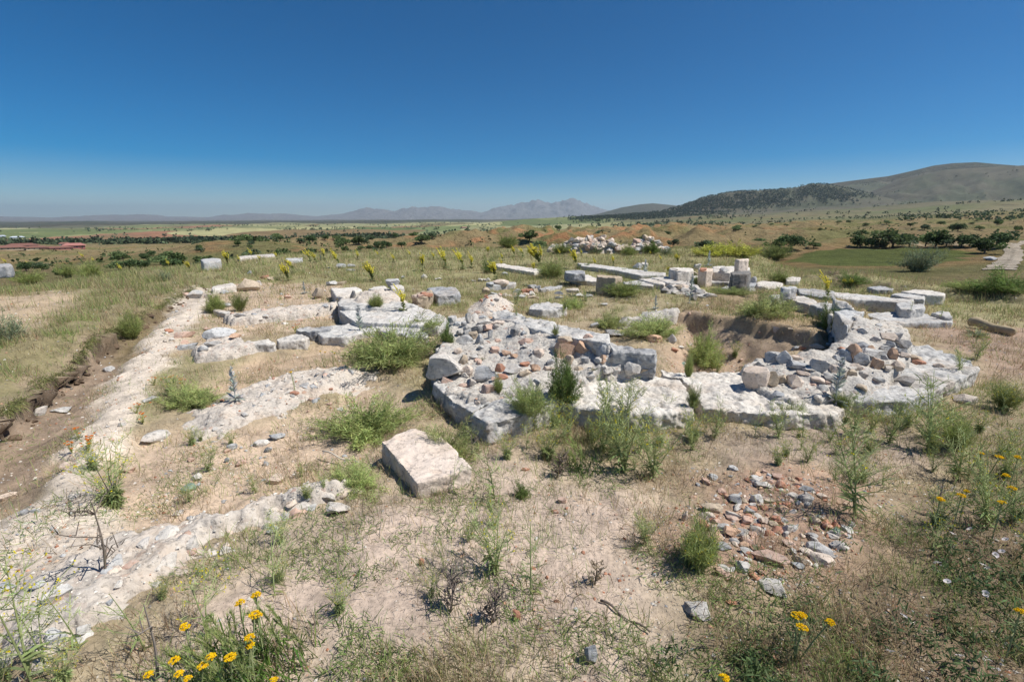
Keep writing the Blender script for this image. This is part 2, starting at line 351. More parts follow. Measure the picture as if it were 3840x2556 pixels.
def cover(X, Y):
    """colour, dry grass, green grass, pebbles of the site's surface"""
    n = len(X); w = fbm(X*1.3, Y*1.3, 4, 31); w2 = fbm(X*.35, Y*.35, 3, 33)
    c = np.empty((n, 3)); rr_ = ss(7, 15, np.hypot(X, Y))[:, None]; c[:] = np.array((.40, .32, .21))*(1-rr_)+np.array((.30, .275, .135))*rr_
    c = c*(1+.12*w[:, None])
    k = ss(-.1, .5, w2+.5*w)[:, None]; c = c*(1-k*.45)+np.array((.26, .25, .115))*k*.45
    dr = .62+.3*w; gr = np.clip(.30+.42*rr_[:, 0]+.75*w2+.4*w, 0, 1); pb = np.full(n, .22)
    wx = fbm(X*1.7, Y*1.7, 4, 5)*.16; wy = fbm(X*1.7, Y*1.7, 4, 9)*.16
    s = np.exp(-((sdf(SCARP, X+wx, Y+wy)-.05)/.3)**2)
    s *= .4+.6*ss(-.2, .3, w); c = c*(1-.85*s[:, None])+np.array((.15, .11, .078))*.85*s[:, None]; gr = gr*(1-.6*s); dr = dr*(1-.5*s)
    for pl, col, d_, g_, p_, rl, fe in REGP[:PATH]+REGP[PATH+1:]:
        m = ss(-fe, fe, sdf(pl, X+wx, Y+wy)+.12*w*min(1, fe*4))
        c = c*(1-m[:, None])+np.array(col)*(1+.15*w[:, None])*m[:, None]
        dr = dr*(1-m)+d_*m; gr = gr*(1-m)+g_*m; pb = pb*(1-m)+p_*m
    b = ss(-.05, .3, sdf(BANK, X+wx, Y+wy))
    c = c*(1-b[:, None])+np.array((.25, .215, .115))*b[:, None]; gr = gr*(1-b)+.95*b; dr = dr*(1-b)+.8*b
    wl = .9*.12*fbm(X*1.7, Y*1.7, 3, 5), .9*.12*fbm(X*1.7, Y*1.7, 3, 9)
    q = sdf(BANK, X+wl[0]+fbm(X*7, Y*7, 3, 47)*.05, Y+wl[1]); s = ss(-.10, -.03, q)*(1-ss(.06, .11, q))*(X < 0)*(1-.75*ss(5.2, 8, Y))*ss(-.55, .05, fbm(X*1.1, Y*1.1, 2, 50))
    c = c*(1-.9*s[:, None])+np.array((.10, .07, .048))*.9*(1+.5*fbm(X*14, Y*14, 3, 88))[:, None]*s[:, None]; q = ss(-.5, -.25, q)*(1-ss(0, .07, q))*(X < 0); gr *= 1-.97*q; dr *= 1-.9*q; c = c*(1-.25*q[:, None])  # dark humus on the trench face, with the undercut's shade painted into its colour
    for pl, col, d_, g_, p_, rl, fe in REGP[PATH:PATH+1]:
        m = ss(-fe, fe, sdf(pl, X+wx, Y+wy)+.12*w*min(1, fe*4))
        c = c*(1-m[:, None])+np.array(col)*(1+.15*w[:, None])*m[:, None]
        dr = dr*(1-m)+d_*m; gr = gr*(1-m)+g_*m; pb = pb*(1-m)+p_*m
    return c, np.clip(dr, 0, 1.2), np.clip(gr, 0, 1.2), pb

# ------------------------------------------------------------------ the sheet of land, rings round the viewpoint
azs = np.concatenate([np.radians(np.arange(-178, -58, 3.)), np.linspace(R(-58), R(58), 760), np.radians(np.arange(61, 180, 3.))])
rs = np.concatenate([np.geomspace(.25, 1.1, 24)[:-1], np.geomspace(1.1, 60, 860)[:-1], np.geomspace(60, 2000, 420)[:-1], np.geomspace(2000, 34000, 330)])
NA, NR = len(azs), len(rs)
AZ, RR = np.meshgrid(azs, rs)
GX = (RR*np.sin(AZ)); GY = (RR*np.cos(AZ))
GZ = land(GX.ravel(), GY.ravel()).reshape(NR, NA)
_nr = (RR.ravel() < 14) & (GX.ravel() < 0); _x, _y = GX.ravel()[_nr], GY.ravel()[_nr]
def _bk(x, y):
    return sdf(BANK, x+.9*.12*fbm(x*1.7, y*1.7, 3, 5)+fbm(x*7, y*7, 3, 47)*.05, y+.9*.12*fbm(x*1.7, y*1.7, 3, 9))
_b = _bk(_x, _y); _q = np.abs(_b) < .3; _x, _y, _b = _x[_q], _y[_q], _b[_q]
_ax, _ay = -(sdf(BANK, _x+.02, _y)-sdf(BANK, _x-.02, _y))/.04, -(sdf(BANK, _x, _y+.02)-sdf(BANK, _x, _y-.02))/.04
_pr = (ss(-.005, .03, _b)*np.exp(-(np.maximum(_b-.03, 0)/.10)**2)*.11-ss(-.12, -.03, _b)*(1-ss(-.03, 0, _b))*.06)*(.7+1.3*fbm(_x*9, _y*9, 4, 48)).clip(.0, 1.5)*(1-ss(5.2, 7.5, _y))*ss(-.45, .1, fbm(_x*1.1, _y*1.1, 2, 50))
LIPX, LIPY = GX.copy().ravel(), GY.copy().ravel(); _i = np.where(_nr)[0][_q]; LIPX[_i] += _ax*_pr; LIPY[_i] += _ay*_pr
LIPX, LIPY = LIPX.reshape(GX.shape), LIPY.reshape(GX.shape)
LRS = np.log(rs)
def hz(x, y):
    r = math.hypot(x, y); a = math.atan2(x, y)
    i = int(np.searchsorted(LRS, math.log(max(r, .26))))-1; j = int(np.searchsorted(azs, a))-1
    i = min(max(i, 0), NR-2); j = min(max(j, 0), NA-2)
    t = min(max((math.log(max(r, .26))-LRS[i])/(LRS[i+1]-LRS[i]), 0), 1); s = min(max((a-azs[j])/(azs[j+1]-azs[j]), 0), 1)
    return float((GZ[i, j]*(1-s)+GZ[i, j+1]*s)*(1-t)+(GZ[i+1, j]*(1-s)+GZ[i+1, j+1]*s)*t)
def hzv(x, y):
    r = np.maximum(np.hypot(x, y), .26); a = np.arctan2(x, y); l = np.log(r)
    i = np.clip(np.searchsorted(LRS, l)-1, 0, NR-2); j = np.clip(np.searchsorted(azs, a)-1, 0, NA-2)
    t = np.clip((l-LRS[i])/(LRS[i+1]-LRS[i]), 0, 1); s = np.clip((a-azs[j])/(azs[j+1]-azs[j]), 0, 1)
    return (GZ[i, j]*(1-s)+GZ[i, j+1]*s)*(1-t)+(GZ[i+1, j]*(1-s)+GZ[i+1, j+1]*s)*t
MOUNDS = []; LOOKV = []; TOPS = []
def inside(pl, x, y):
    c = False; n = len(pl)
    for i in range(n):
        ax, ay = pl[i-1]; bx, by = pl[i]
        if (ay > y) != (by > y) and x < (bx-ax)*(y-ay)/(by-ay)+ax: c = not c
    return c
def msurf(x, y):
    z = hz(x, y)
    for mz in MOUNDS:
        q = mz(x, y)
        if q is not None and q > z: z = q
    return z
def surf(x, y):
    z = hz(x, y)
    for mz in MOUNDS:
        q = mz(x, y)
        if q is not None and q > z: z = q
    for x0, y0, x1, y1, pl, zt in TOPS:
        if zt > z and x0 < x < x1 and y0 < y < y1 and inside(pl, x, y): z = zt
    return z
def at(px, py, rmax=3000, f=surf):
    """the point where the sight line through a picture point first meets the surface"""
    d = ray(px, py); t = 1.2; lo = t; st = 1.01
    while t < rmax:
        x, y = d[0]*t, d[1]*t
        if CAMZ+d[2]*t < f(x, y): break
        lo = t; t *= st
    hi = t
    for _ in range(12):
        mid = (lo+hi)/2
        if CAMZ+d[2]*mid < f(d[0]*mid, d[1]*mid): hi = mid
        else: lo = mid
    x, y = d[0]*hi, d[1]*hi
    return Vector((x, y, f(x, y)))
def surfv(x, y):
    z = hzv(x, y)
    for x0, y0, x1, y1, res, S, Z in LOOKV:
        m = (x > x0) & (x < x1) & (y > y0) & (y < y1)
        if m.any():
            i = np.clip(((y[m]-y0)/res+.5).astype(int), 0, S.shape[0]-1); j = np.clip(((x[m]-x0)/res+.5).astype(int), 0, S.shape[1]-1)
            z[m] = np.where(S[i, j] > 0, np.maximum(z[m], Z[i, j]), z[m])
    return z
def depth(p): return p[1]*CP-(p[2]-CAMZ)*SP

def sheet(name, i0, i1, mat, colf, close=False):
    V = np.stack([LIPX[i0:i1+1].ravel(), LIPY[i0:i1+1].ravel(), GZ[i0:i1+1].ravel()], 1)
    n = i1-i0+1; I = np.arange(n*NA).reshape(n, NA); nx = np.roll(I, -1, 1)
    Q = np.stack([I[:-1], I[1:], nx[1:], nx[:-1]], -1).reshape(-1, 4)
    Q = Q[:, ::-1]
    m = mesh_np(name, V, Q, colf(V), True, mat); o = link(name, m)
    return tag(o, kind='structure')
ig = int(np.searchsorted(rs, 58)); ih = int(np.searchsorted(rs, 1150)); ip = int(np.searchsorted(rs, 5200))
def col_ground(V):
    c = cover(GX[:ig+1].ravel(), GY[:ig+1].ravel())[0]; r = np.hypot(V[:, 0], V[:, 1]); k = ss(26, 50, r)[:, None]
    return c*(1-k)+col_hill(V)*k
def slope_of(V, s):
    e = s; g = lambda x, y: land(x, y)
    return None
def col_hill(V):
    X, Y = V[:, 0], V[:, 1]; r = np.hypot(X, Y); az = np.degrees(np.arctan2(X, Y))
    w = fbm(X/60, Y/60, 5, 71); w3 = fbm(X/14, Y/14, 4, 75)
    c = np.empty((len(X), 3)); c[:] = (.255, .20, .105)
    g = ss(-.2, .5, w)[:, None]; c = c*(1-g)+np.array((.185, .175, .075))*g
    cen = np.clip(np.exp(-((az-8)/17)**2)*1.0+np.exp(-((az+24)/20)**2)*.35+.15, 0, 1)
    q2 = ridged(X/55+.3*(ridged(X/130, Y/95, 4, 40)-.62), Y/45, 3, 60)
    o = ss(.62, .9, q2+.25*w3)*cen*ss(70, 200, r); o = np.clip(o, 0, 1)[:, None]
    c = c*(1-o*.85)+np.array((.40, .20, .10))*o*.85
    f = (ss(-1.2, .5, sdf(FIELD, X, Y)+w3*3))[:, None]
    edge = np.exp(-((sdf(FIELD, X, Y)+1.5)/5)**2)[:, None]
    c = c*(1-edge*.5)+np.array((.33, .19, .09))*edge*.5
    c = c*(1-f)+np.array((.115, .135, .04))*f*(1+.2*w[:, None])
    k = ss(700, 1150, r)[:, None]; return c*(1-k)+col_plain(V)*k
FIELD = poly([(3000,947),(3200,932),(3400,929),(3560,938),(3640,958),(3620,985),(3400,1000),(3100,992),(2990,968)], -6.6)
def col_plain(V):
    X, Y = V[:, 0], V[:, 1]; az = np.degrees(np.arctan2(X, Y)); r = np.hypot(X, Y)
    w = fbm(X/400, Y/400, 5, 81)
    c = np.empty((len(X), 3)); c[:] = (.17, .15, .08); g = ss(-.3, .4, w)[:, None]
    c = c*(1-g)+np.array((.12, .13, .055))*g
    o = (ss(.25, .6, fbm(X/260, Y/160, 4, 91))*np.exp(-((az-8)/16)**2))[:, None]
    return c*(1-o*.7)+np.array((.36, .2, .11))*o*.7
def col_mount(V):
    X, Y, Z = V.T; r = np.hypot(X, Y); az = np.degrees(np.arctan2(X, Y))
    w = fbm(X/700, Y/700, 6, 93); w2 = fbm(X/180, Y/180, 5, 95)
    c = np.empty((len(X), 3)); c[:] = (.098, .090, .062)
    g = ss(-.25, .45, w+.6*w2)[:, None]; c = c*(1-g)+np.array((.075, .082, .05))*g
    hi = (ss(250, 620, Z)*(r < 15000))[:, None]; c = c*(1-hi*.5)+np.array((.085, .085, .08))*hi*.6
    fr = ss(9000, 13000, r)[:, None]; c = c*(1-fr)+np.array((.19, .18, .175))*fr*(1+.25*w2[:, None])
    k = (1-ss(3200, 5200, r))[:, None]*0
    return c
def col_plain2(V):
    r = np.hypot(V[:, 0], V[:, 1]); az = np.degrees(np.arctan2(V[:, 0], V[:, 1]))
    k = (ss(1500, 3200, r)*ss(10, 18, az)+ss(4200, 5200, r)*(1-ss(10, 18, az))).clip(0, 1)[:, None]
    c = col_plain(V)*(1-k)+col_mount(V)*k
    al = (1-k)*(1-ss(8, 17, az))[:, None]*ss(700, 1300, r)[:, None]
    return np.concatenate([c, al], 1)
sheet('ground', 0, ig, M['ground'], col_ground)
sheet('hills', ig, ih, M['hill'], col_hill)
sheet('plain', ih, ip, M['plain'], col_plain2)
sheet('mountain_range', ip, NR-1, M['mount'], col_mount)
# ------------------------------------------------------------------ squared blocks and slabs
PENDING = []; SLABPOLY = []
def slab(name, label, pts, zt, zb, mat, cat='stone block', rough=1.0, group=None, tilt=None, part_of=None, z3=None):
    """a worked stone: outline of its upper face at level zt, down to zb"""
    pl = np.array([P(p[0], p[1], p[2] if len(p) > 2 else zt) for p in pts]); SLABPOLY.append(pl)
    area = sum(pl[i-1][0]*pl[i][1]-pl[i][0]*pl[i-1][1] for i in range(len(pl)))
    if area < 0: pl = pl[::-1]; pts = pts[::-1]
    zs = [p[2] if len(p) > 2 else zt for p in pts]
    TOPS.append((*pl.min(0), *pl.max(0), [tuple(q) for q in pl], sum(zs)/len(zs)-.01))
    bm = bmesh.new(); c = pl.mean(0)
    top = [bm.verts.new((x, y, z)) for (x, y), z in zip(pl, zs)]
    bot = [bm.verts.new((x+(x-c[0])*.01, y+(y-c[1])*.01, zb)) for x, y in pl]
    bm.faces.new(top); bm.faces.new(bot[::-1]); n = len(pl)
    for i in range(n): bm.faces.new((bot[i], bot[(i+1) % n], top[(i+1) % n], top[i]))
    bmesh.ops.recalc_face_normals(bm, faces=bm.faces)
    m = bpy.data.meshes.new(name); bm.to_mesh(m); bm.free()
    o = link(name, m, part_of, M[mat])
    if part_of is None: tag(o, label, cat, group)
    elif label: o['label'] = label
    d = float(np.hypot(*c)); PENDING.append((o, min(max(d*.0022, .0085), .045, (max(zs)-zb)/6), rough, d)); return o
def bake():
    for o, vx, rg, d in PENDING:
        md = o.modifiers.new('r', 'REMESH'); md.mode = 'VOXEL'; md.voxel_size = vx
    bpy.context.view_layer.update(); dg = bpy.context.evaluated_depsgraph_get()
    for o, vx, rg, d in PENDING:
        m = bpy.data.meshes.new_from_object(o.evaluated_get(dg)); o.modifiers.clear(); mat = o.data.materials[0]
        v = get_np(m); nn = normals_np(m); s = len(o.name)*13 % 50
        k = rg*.017*min(1, max(.6, 3.5/d+.4))
        e = fbm3(v*22, 2, s+9)*k*.45+fbm3(v*2.6, 3, s)*k*1.1+fbm3(v*9, 3, s+3)*k*.8+np.minimum(0, fbm3(v*5, 3, s+7)+.12)*k*2.6
        v = v+nn*e[:, None]
        m.vertices.foreach_set('co', v.astype(np.float32).ravel()); m.polygons.foreach_set('use_smooth', [True]*len(m.polygons))
        m.materials.clear(); m.materials.append(mat); m.update(); old = o.data; o.data = m; m.name = o.name; bpy.data.meshes.remove(old)
    PENDING.clear()

# ------------------------------------------------------------------ mortar cores and wall footings
def mound(name, label, pts, hts, mat, w=.12, nz=.03, skirt=-.12, cat='ruined wall', res=None, edge=None, power=2.5, reg=True, rag=.05, parent=None, rel=False):
    """hts: (px, py, level) read on the upper surface; pts: outline (px, py, level)"""
    pl = np.array([P(*p) for p in pts]); hp = np.array([(*P(a, b, h), h) for a, b, h in hts])
    d = np.hypot(*pl.mean(0)); res = res or min(max(d*.0033, .012), .06)
    x0, y0 = pl.min(0)-.05; x1, y1 = pl.max(0)+.05
    xs = np.arange(x0, x1+res, res); ys = np.arange(y0, y1+res, res); X, Y = np.meshgrid(xs, ys); x, y = X.ravel(), Y.ravel()
    s = sdf(pl, x+fbm(x*6, y*6, 3, 21)*rag, y+fbm(x*6, y*6, 3, 25)*rag)
    D2 = (x[:, None]-hp[:, 0])**2+(y[:, None]-hp[:, 1])**2+1e-4; W = D2**(-power/2); h = (W*hp[:, 2]).sum(1)/W.sum(1)
    g = hzv(x, y)
    lo = g if edge is None else np.full_like(g, edge)
    k = ss(0, w, s)
    if rel: h = h+g
    z = lo*(1-k)+h*k+k*(fbm(x*5, y*5, 5, 27, .6)*nz+(np.abs(fbm(x*16, y*16, 3, 29))-.2)*nz*.6)
    z = np.where(s < res*.5, skirt if edge is not None else g-.1, z)
    ny, nx = X.shape; I = np.arange(ny*nx).reshape(ny, nx)
    Q = np.stack([I[:-1, :-1], I[:-1, 1:], I[1:, 1:], I[1:, :-1]], -1).reshape(-1, 4)
    Q = Q[(s[Q] > -res*1.2).any(1)]
    used = np.unique(Q); mp = np.full(ny*nx, -1); mp[used] = np.arange(len(used))
    o = link(name, mesh_np(name, np.stack([x, y, z], 1)[used], mp[Q], None, True, M[mat]), parent)
    if parent is None: tag(o, label, cat)
    S, Z = s.reshape(ny, nx), z.reshape(ny, nx)
    def look(a, b):
        if a < x0 or a > x1 or b < y0 or b > y1: return None
        j = min(int((a-x0)/res+.5), nx-1); i = min(int((b-y0)/res+.5), ny-1)
        return float(Z[i, j]) if S[i, j] > 0 else None
    if reg: MOUNDS.append(look); LOOKV.append((x0, y0, x1, y1, res, S, Z))
    SLABPOLY.append(pl); return o

# ------------------------------------------------------------------ rough stones
def rock_mesh(seed, cuts, lvl=3, rgh=.06):
    rg = np.random.default_rng(seed); bm = bmesh.new(); bmesh.ops.create_icosphere(bm, subdivisions=lvl, radius=1)
    m = bpy.data.meshes.new('stone'); bm.to_mesh(m); bm.free(); v = get_np(m).astype(float)
    for _ in range(cuts):
        n = rg.normal(size=3); n[2] *= .8; n /= np.linalg.norm(n); dd = rg.uniform(.42, .85)
        q = v@n; v = v-np.outer(np.maximum(q-dd, 0), n)
    v *= 1+(fbm3(v*1.6+seed, 4, seed % 30)*rgh*2+fbm3(v*6+seed, 2, seed % 30)*rgh*.5)[:, None]
    lo, hi = v.min(0), v.max(0); v = (v-(lo+hi)/2)/(hi-lo)
    m.vertices.foreach_set('co', v.astype(np.float32).ravel()); m.polygons.foreach_set('use_smooth', [lvl > 2]*len(m.polygons)); m.update(); m.set_sharp_from_angle(angle=R(19)); return m
ROCKS = [rock_mesh(100+i, 13+i % 5*3, 4 if i < 8 else 3, .05) for i in range(20)]
ROUND = [rock_mesh(300+i, 6, 4, .04) for i in range(4)]
CHIP = [rock_mesh(400+i, 9, 2, .03) for i in range(10)]
_rm = {}
def rock_data(kind, i, mat):
    src = {'a': ROCKS, 'r': ROUND, 'c': CHIP}[kind]; i %= len(src); k = (kind, i, mat)
    if k not in _rm:
        m = src[i].copy(); m.name = mat+'_stone'; m.materials.clear(); m.materials.append(M[mat]); _rm[k] = m
    return _rm[k]
_ri = [0]
def rock(px0, py0, px1, py1, mat, label=None, kind='a', name='stone', parent=None, group=None, cat='stone', idx=None, sink=.22, fl=1.0, rz=None, ry=0, f=surf, zb=None):
    """a loose or bedded stone filling a picture box; near foot on whatever lies under it"""
    mx = (px0+px1)/2; p = at(mx, py1-(py1-py0)*.08, f=f)
    if zb is not None: q = P(mx, py1-(py1-py0)*.08, zb); p = Vector((q[0], q[1], zb))
    d = depth(p); w = (px1-px0)/F*d; e = (py1-py0)/F*d
    th = math.atan2(CAMZ-p.z, math.hypot(p.x, p.y)); dp = .8*w*fl
    h = (e-dp*math.sin(th))/max(.3, math.cos(th))
    if h < .32*w: h = .32*w; dp = max(.35*w, (e-h*math.cos(th))/max(.12, math.sin(th)))
    dp = min(dp, 1.3*w); h = min(h, 1.6*w)
    _ri[0] += 1; i = idx if idx is not None else _ri[0]
    o = link(name, rock_data(kind, i, mat), parent)
    a = math.atan2(p.x, p.y); hh = h*(1+sink)
    o.location = (p.x+math.sin(a)*dp*.45, p.y+math.cos(a)*dp*.45, p.z-h*sink+hh/2)
    o.rotation_euler = (random.uniform(-.06, .06), ry, -a+(rz if rz is not None else random.choice((0, PI))+random.uniform(-.18, .18)))
    o.scale = (w, dp, hh)
    if parent is None: tag(o, label, cat, group)
    elif label: o['label'] = label
    return o
def stones(parent, rows, name='stone'):
    for r in rows:
        o = rock(*r[:5], name=name, kind=r[5] if len(r) > 5 else 'a', parent=parent, sink=.32); o.scale = o.scale*1.16

# ---- the apse: footing slabs
slab('foundation_slab', 'long grey-white footing slab whose shaded sawn end juts toward the pinkish block', [(1769,1553),(1784,1534),(1853,1497),(1955,1478),(2060,1458),(2095,1500),(2000,1545),(1900,1570),(1830,1585)], .21, -.14, 'pale', rough=1.1)
slab('foundation_slab', 'low pale footing slab under the big white boulder, its left edge above dry grass', [(1625,1440),(1700,1505),(1772,1546),(1850,1496),(1900,1460),(1800,1425),(1700,1400),(1640,1395)], .17, -.12, 'pale')
slab('foundation_slab', 'widest pale footing slab behind the feathery dark bush, with a bright worn front', [(2070,1450),(2200,1420),(2330,1412),(2470,1410),(2550,1424),(2583,1464),(2604,1512),(2595,1540),(2450,1552),(2300,1545),(2170,1530),(2095,1502)], .20, -.12, 'white', rough=1.3)
slab('foundation_slab', 'long cream footing slab closing the mouth of the apse between the two mortar masses', [(2476,1385),(2600,1389),(2720,1396),(2800,1398),(2950,1440),(3100,1480),(3200,1500),(3150,1548),(2950,1553),(2800,1545),(2640,1530),(2616,1500),(2592,1455),(2556,1418),(2488,1407)], .19, -.12, 'white', rough=1.3)
slab('foundation_slab', 'broad grey corner slab with rounded outer edge at the right end of the apse', [(3400,1280),(3469,1297),(3523,1311),(3609,1341),(3648,1353),(3672,1374),(3650,1396),(3560,1440),(3472,1480),(3395,1502),(3270,1506),(3200,1500),(3250,1440),(3330,1380)], .2, -.12, 'pale', rough=1.2)
# ---- left mortar mass
lc = mound('ruined_wall', 'left mass of crumbling mortar and rubble with orange bricks on the apse footing',
 [(1632,1425,.19),(1622,1360,.2),(1650,1300,.25),(1672,1240,.3),(1685,1205,.36),(1750,1172,.45),(1850,1170,.5),(2000,1198,.5),(2150,1232,.5),(2290,1262,.48),(2330,1302,.45),(2400,1350,.33),(2440,1402,.2),(2330,1415,.2),(2200,1440,.2),(2100,1452,.2),(2000,1462,.2),(1900,1482,.19),(1830,1502,.18),(1760,1503,.18),(1690,1478,.18)],
 [(1700,1212,.4),(1800,1205,.44),(1900,1212,.48),(2050,1248,.48),(2200,1278,.48),(2285,1294,.49),(1950,1220,.5),(2120,1258,.51),(2335,1330,.38),(2395,1375,.25),(2285,1335,.43),(2150,1335,.36),(2160,1375,.25),(2000,1310,.40),(1850,1290,.35),(1720,1290,.31),(1700,1350,.27),(1850,1380,.25),(2000,1390,.245),(2150,1390,.235),(2250,1400,.22),(1900,1450,.2),(1750,1450,.18),(2100,1430,.2),(1700,1440,.18),(2300,1395,.21)],
 'mortar', w=.06, nz=.02, edge=.16, skirt=.0)
slab('mortar_lump', None, [(2275,1330,.43),(2390,1338,.40),(2440,1365,.33),(2452,1425,.2),(2380,1434,.2),(2270,1430,.2)], .32, .1, 'mortar', rough=1.6, part_of=lc)
W = [(1764,1220,1815,1257,'dark'),(1713,1255,1779,1294,'grey'),(1737,1234,1766,1264,'grey'),(1760,1244,1790,1274,'tan'),(1782,1254,1810,1289,'grey'),(1812,1214,1850,1241,'pink'),(1831,1237,1848,1271,'pale'),(1746,1176,1768,1213,'white'),(1764,1176,1794,1210,'white'),(1680,1184,1714,1211,'pale'),(1797,1181,1827,1195,'grey'),(1795,1197,1845,1220,'white'),(1844,1205,1890,1220,'cream'),(1704,1205,1730,1225,'grey'),(1730,1206,1750,1226,'grey'),(1738,1218,1768,1240,'pale'),(1790,1220,1818,1250,'pale'),(1710,1235,1740,1258,'pale'),
 (1703,1303,1732,1328,'cream','r'),(1721,1331,1755,1368,'tan','r'),(1731,1372,1773,1420,'cream'),(1857,1361,1894,1395,'brick'),(1866,1398,1904,1426,'brick'),(1950,1355,1986,1375,'brick'),(1937,1264,1999,1294,'pink'),(1837,1298,1871,1326,'pink'),(1882,1312,1918,1336,'orange'),(1914,1326,1941,1345,'orange'),(1717,1434,1757,1454,'pink'),(1806,1439,1860,1479,'pink'),(1896,1365,1954,1408,'pale'),(1947,1382,1993,1412,'tan'),(1990,1364,2025,1396,'orange'),(1998,1310,2038,1343,'cream'),(1914,1236,1944,1264,'dark'),(1953,1240,1976,1258,'grey'),(1760,1418,1785,1450,'pale'),(1786,1350,1806,1370,'pink'),
 (2082,1283,2154,1350,'orange'),(2152,1276,2207,1330,'orange'),(2218,1298,2246,1330,'tan'),(2243,1295,2289,1336,'grey'),(2229,1333,2284,1361,'white'),(2284,1328,2328,1363,'cream'),(2238,1355,2274,1387,'orange'),(2271,1356,2318,1389,'tan'),(2325,1343,2361,1392,'grey'),(2343,1357,2399,1408,'white'),(2256,1382,2297,1410,'white'),(2180,1338,2208,1362,'grey'),(2154,1371,2185,1392,'tan'),(2052,1341,2083,1369,'grey'),(2064,1288,2092,1320,'pale'),(2090,1258,2146,1288,'tan'),(2120,1340,2150,1372,'tan'),(2000,1360,2022,1378,'grey'),(2036,1372,2080,1392,'cream'),(2400,1380,2445,1408,'tan'),(1760,1330,1790,1350,'pale'),(1790,1296,1815,1312,'grey'),(2055,1395,2085,1412,'grey'),(1870,1345,1893,1362,'white'),(1844,1412,1866,1428,'pink'),(1960,1290,1990,1306,'white'),(1856,1268,1886,1284,'pink'),(2100,1398,2130,1416,'pale'),(2190,1395,2230,1420,'pale')]
stones(lc, W)
rock(1596, 1310, 1742, 1442, 'white', 'big white weathered boulder at the left corner of the apse', 'r', 'boulder', cat='boulder', idx=0, sink=.08, fl=.9)
rock(1773, 1364, 1868, 1440, 'grey', 'rounded blue-grey boulder casting a shadow on the left mortar mass', 'r', 'boulder', cat='boulder', idx=1, sink=.06, fl=.85)
slab('flat_stone', 'flat white stone lying just behind the big white boulder', [(1632,1308,.27),(1660,1292,.28),(1702,1298,.28),(1712,1318,.27),(1680,1330,.26),(1640,1326,.26)], .27, .1, 'white')
slab('stone_block', 'long tilted grey beam along the back of the left mortar mass', [(1843,1180,.53),(1848,1168,.54),(1862,1160,.55),(1900,1160,.55),(1943,1174,.54),(1989,1189,.53),(2096,1213,.53),(2219,1239,.53),(2286,1249,.53),(2289,1290,.5),(2150,1268,.5),(2000,1232,.5),(1930,1206,.5),(1860,1196,.48)], .53, .1, 'pale', rough=1.0)
slab('stone_block', 'grey squared block with a pale top at the right tip of the left mortar mass', [(2286,1290),(2463,1311),(2460,1328),(2300,1318)], .47, .1, 'pale', rough=1.1)
# ---- right mortar mass, bent wall of the apse
rc = mound('ruined_wall', 'right curved mass of crumbling mortar and rubble bending round the apse',
 [(2905,1318,.38),(2860,1330,.34),(2830,1350,.28),(2795,1378,.22),(2765,1402,.2),(2790,1440,.2),(2850,1482,.19),(2950,1518,.18),(3050,1530,.17),(3160,1520,.17),(3270,1500,.17),(3340,1455,.18),(3395,1400,.19),(3432,1345,.2),(3418,1288,.22),(3385,1240,.28),(3320,1190,.42),(3240,1164,.5),(3185,1163,.5),(3180,1200,.5),(3165,1228,.5),(3130,1262,.48),(3110,1285,.46),(3030,1300,.44),(2970,1310,.42)],
 [(3200,1185,.5),(3260,1215,.49),(3200,1250,.48),(3150,1288,.46),(3050,1312,.43),(2950,1340,.38),(2880,1360,.3),(2850,1420,.22),(2950,1400,.29),(3050,1380,.35),(3150,1350,.41),(3250,1320,.42),(3320,1280,.38),(3330,1330,.3),(3250,1380,.27),(3150,1420,.24),(3050,1450,.215),(2950,1480,.195),(3150,1490,.185),(3280,1450,.19),(3380,1340,.21),(3390,1290,.25),(3340,1235,.4)],
 'mortar', w=.06, nz=.02, edge=.15, skirt=-.4)
W = [(2785,1383,2873,1468,'cream'),(2872,1399,2914,1458,'tan'),(2910,1402,2952,1442,'tan'),(2949,1409,2998,1466,'cream'),(3035,1408,3087,1440,'cream'),(2870,1318,2937,1361,'pale'),(2914,1317,2962,1364,'grey'),(2953,1350,3029,1387,'grey'),(2958,1331,3006,1351,'cream'),(3040,1346,3098,1397,'grey'),(3014,1378,3055,1398,'white'),(3172,1293,3218,1361,'orange'),(3136,1311,3184,1349,'grey'),(3203,1319,3251,1371,'grey'),(3239,1308,3309,1351,'pale'),(3251,1296,3286,1326,'orange'),(3289,1245,3353,1277,'cream'),(3351,1247,3378,1272,'grey'),(3358,1275,3406,1308,'grey'),(3328,1306,3360,1349,'orange'),(3267,1344,3304,1387,'orange'),(3313,1366,3346,1388,'tan'),(3338,1374,3378,1410,'cream'),(3361,1408,3414,1448,'dark'),(3409,1331,3450,1359,'tan'),(3427,1350,3465,1369,'brick'),(3504,1359,3536,1374,'cream'),(3113,1238,3153,1281,'orange'),(2973,1296,3008,1315,'grey'),(2998,1301,3030,1313,'brick'),(3142,1300,3166,1313,'brick'),(3213,1283,3249,1309,'grey'),(3266,1262,3300,1284,'pale'),(3325,1281,3352,1304,'grey'),(3302,1296,3330,1322,'pale'),(3290,1322,3326,1350,'grey'),(3362,1305,3395,1326,'grey'),(3090,1400,3130,1432,'pale'),(3140,1400,3170,1425,'tan'),(3064,1440,3100,1470,'pale'),(3110,1368,3150,1400,'cream'),(3186,1362,3228,1390,'cream'),(2894,1462,2935,1490,'grey'),(2988,1392,3030,1412,'cream'),(3210,1440,3246,1465,'tan'),(3275,1412,3310,1436,'pale'),(3040,1290,3085,1306,'pale'),(3090,1283,3120,1300,'grey'),(3180,1385,3210,1410,'tan'),(3220,1400,3250,1420,'pale'),(2832,1352,2862,1376,'pale'),(2978,1420,3010,1445,'cream'),(3120,1330,3150,1350,'pale'),(3380,1320,3410,1340,'cream')]
stones(rc, W)
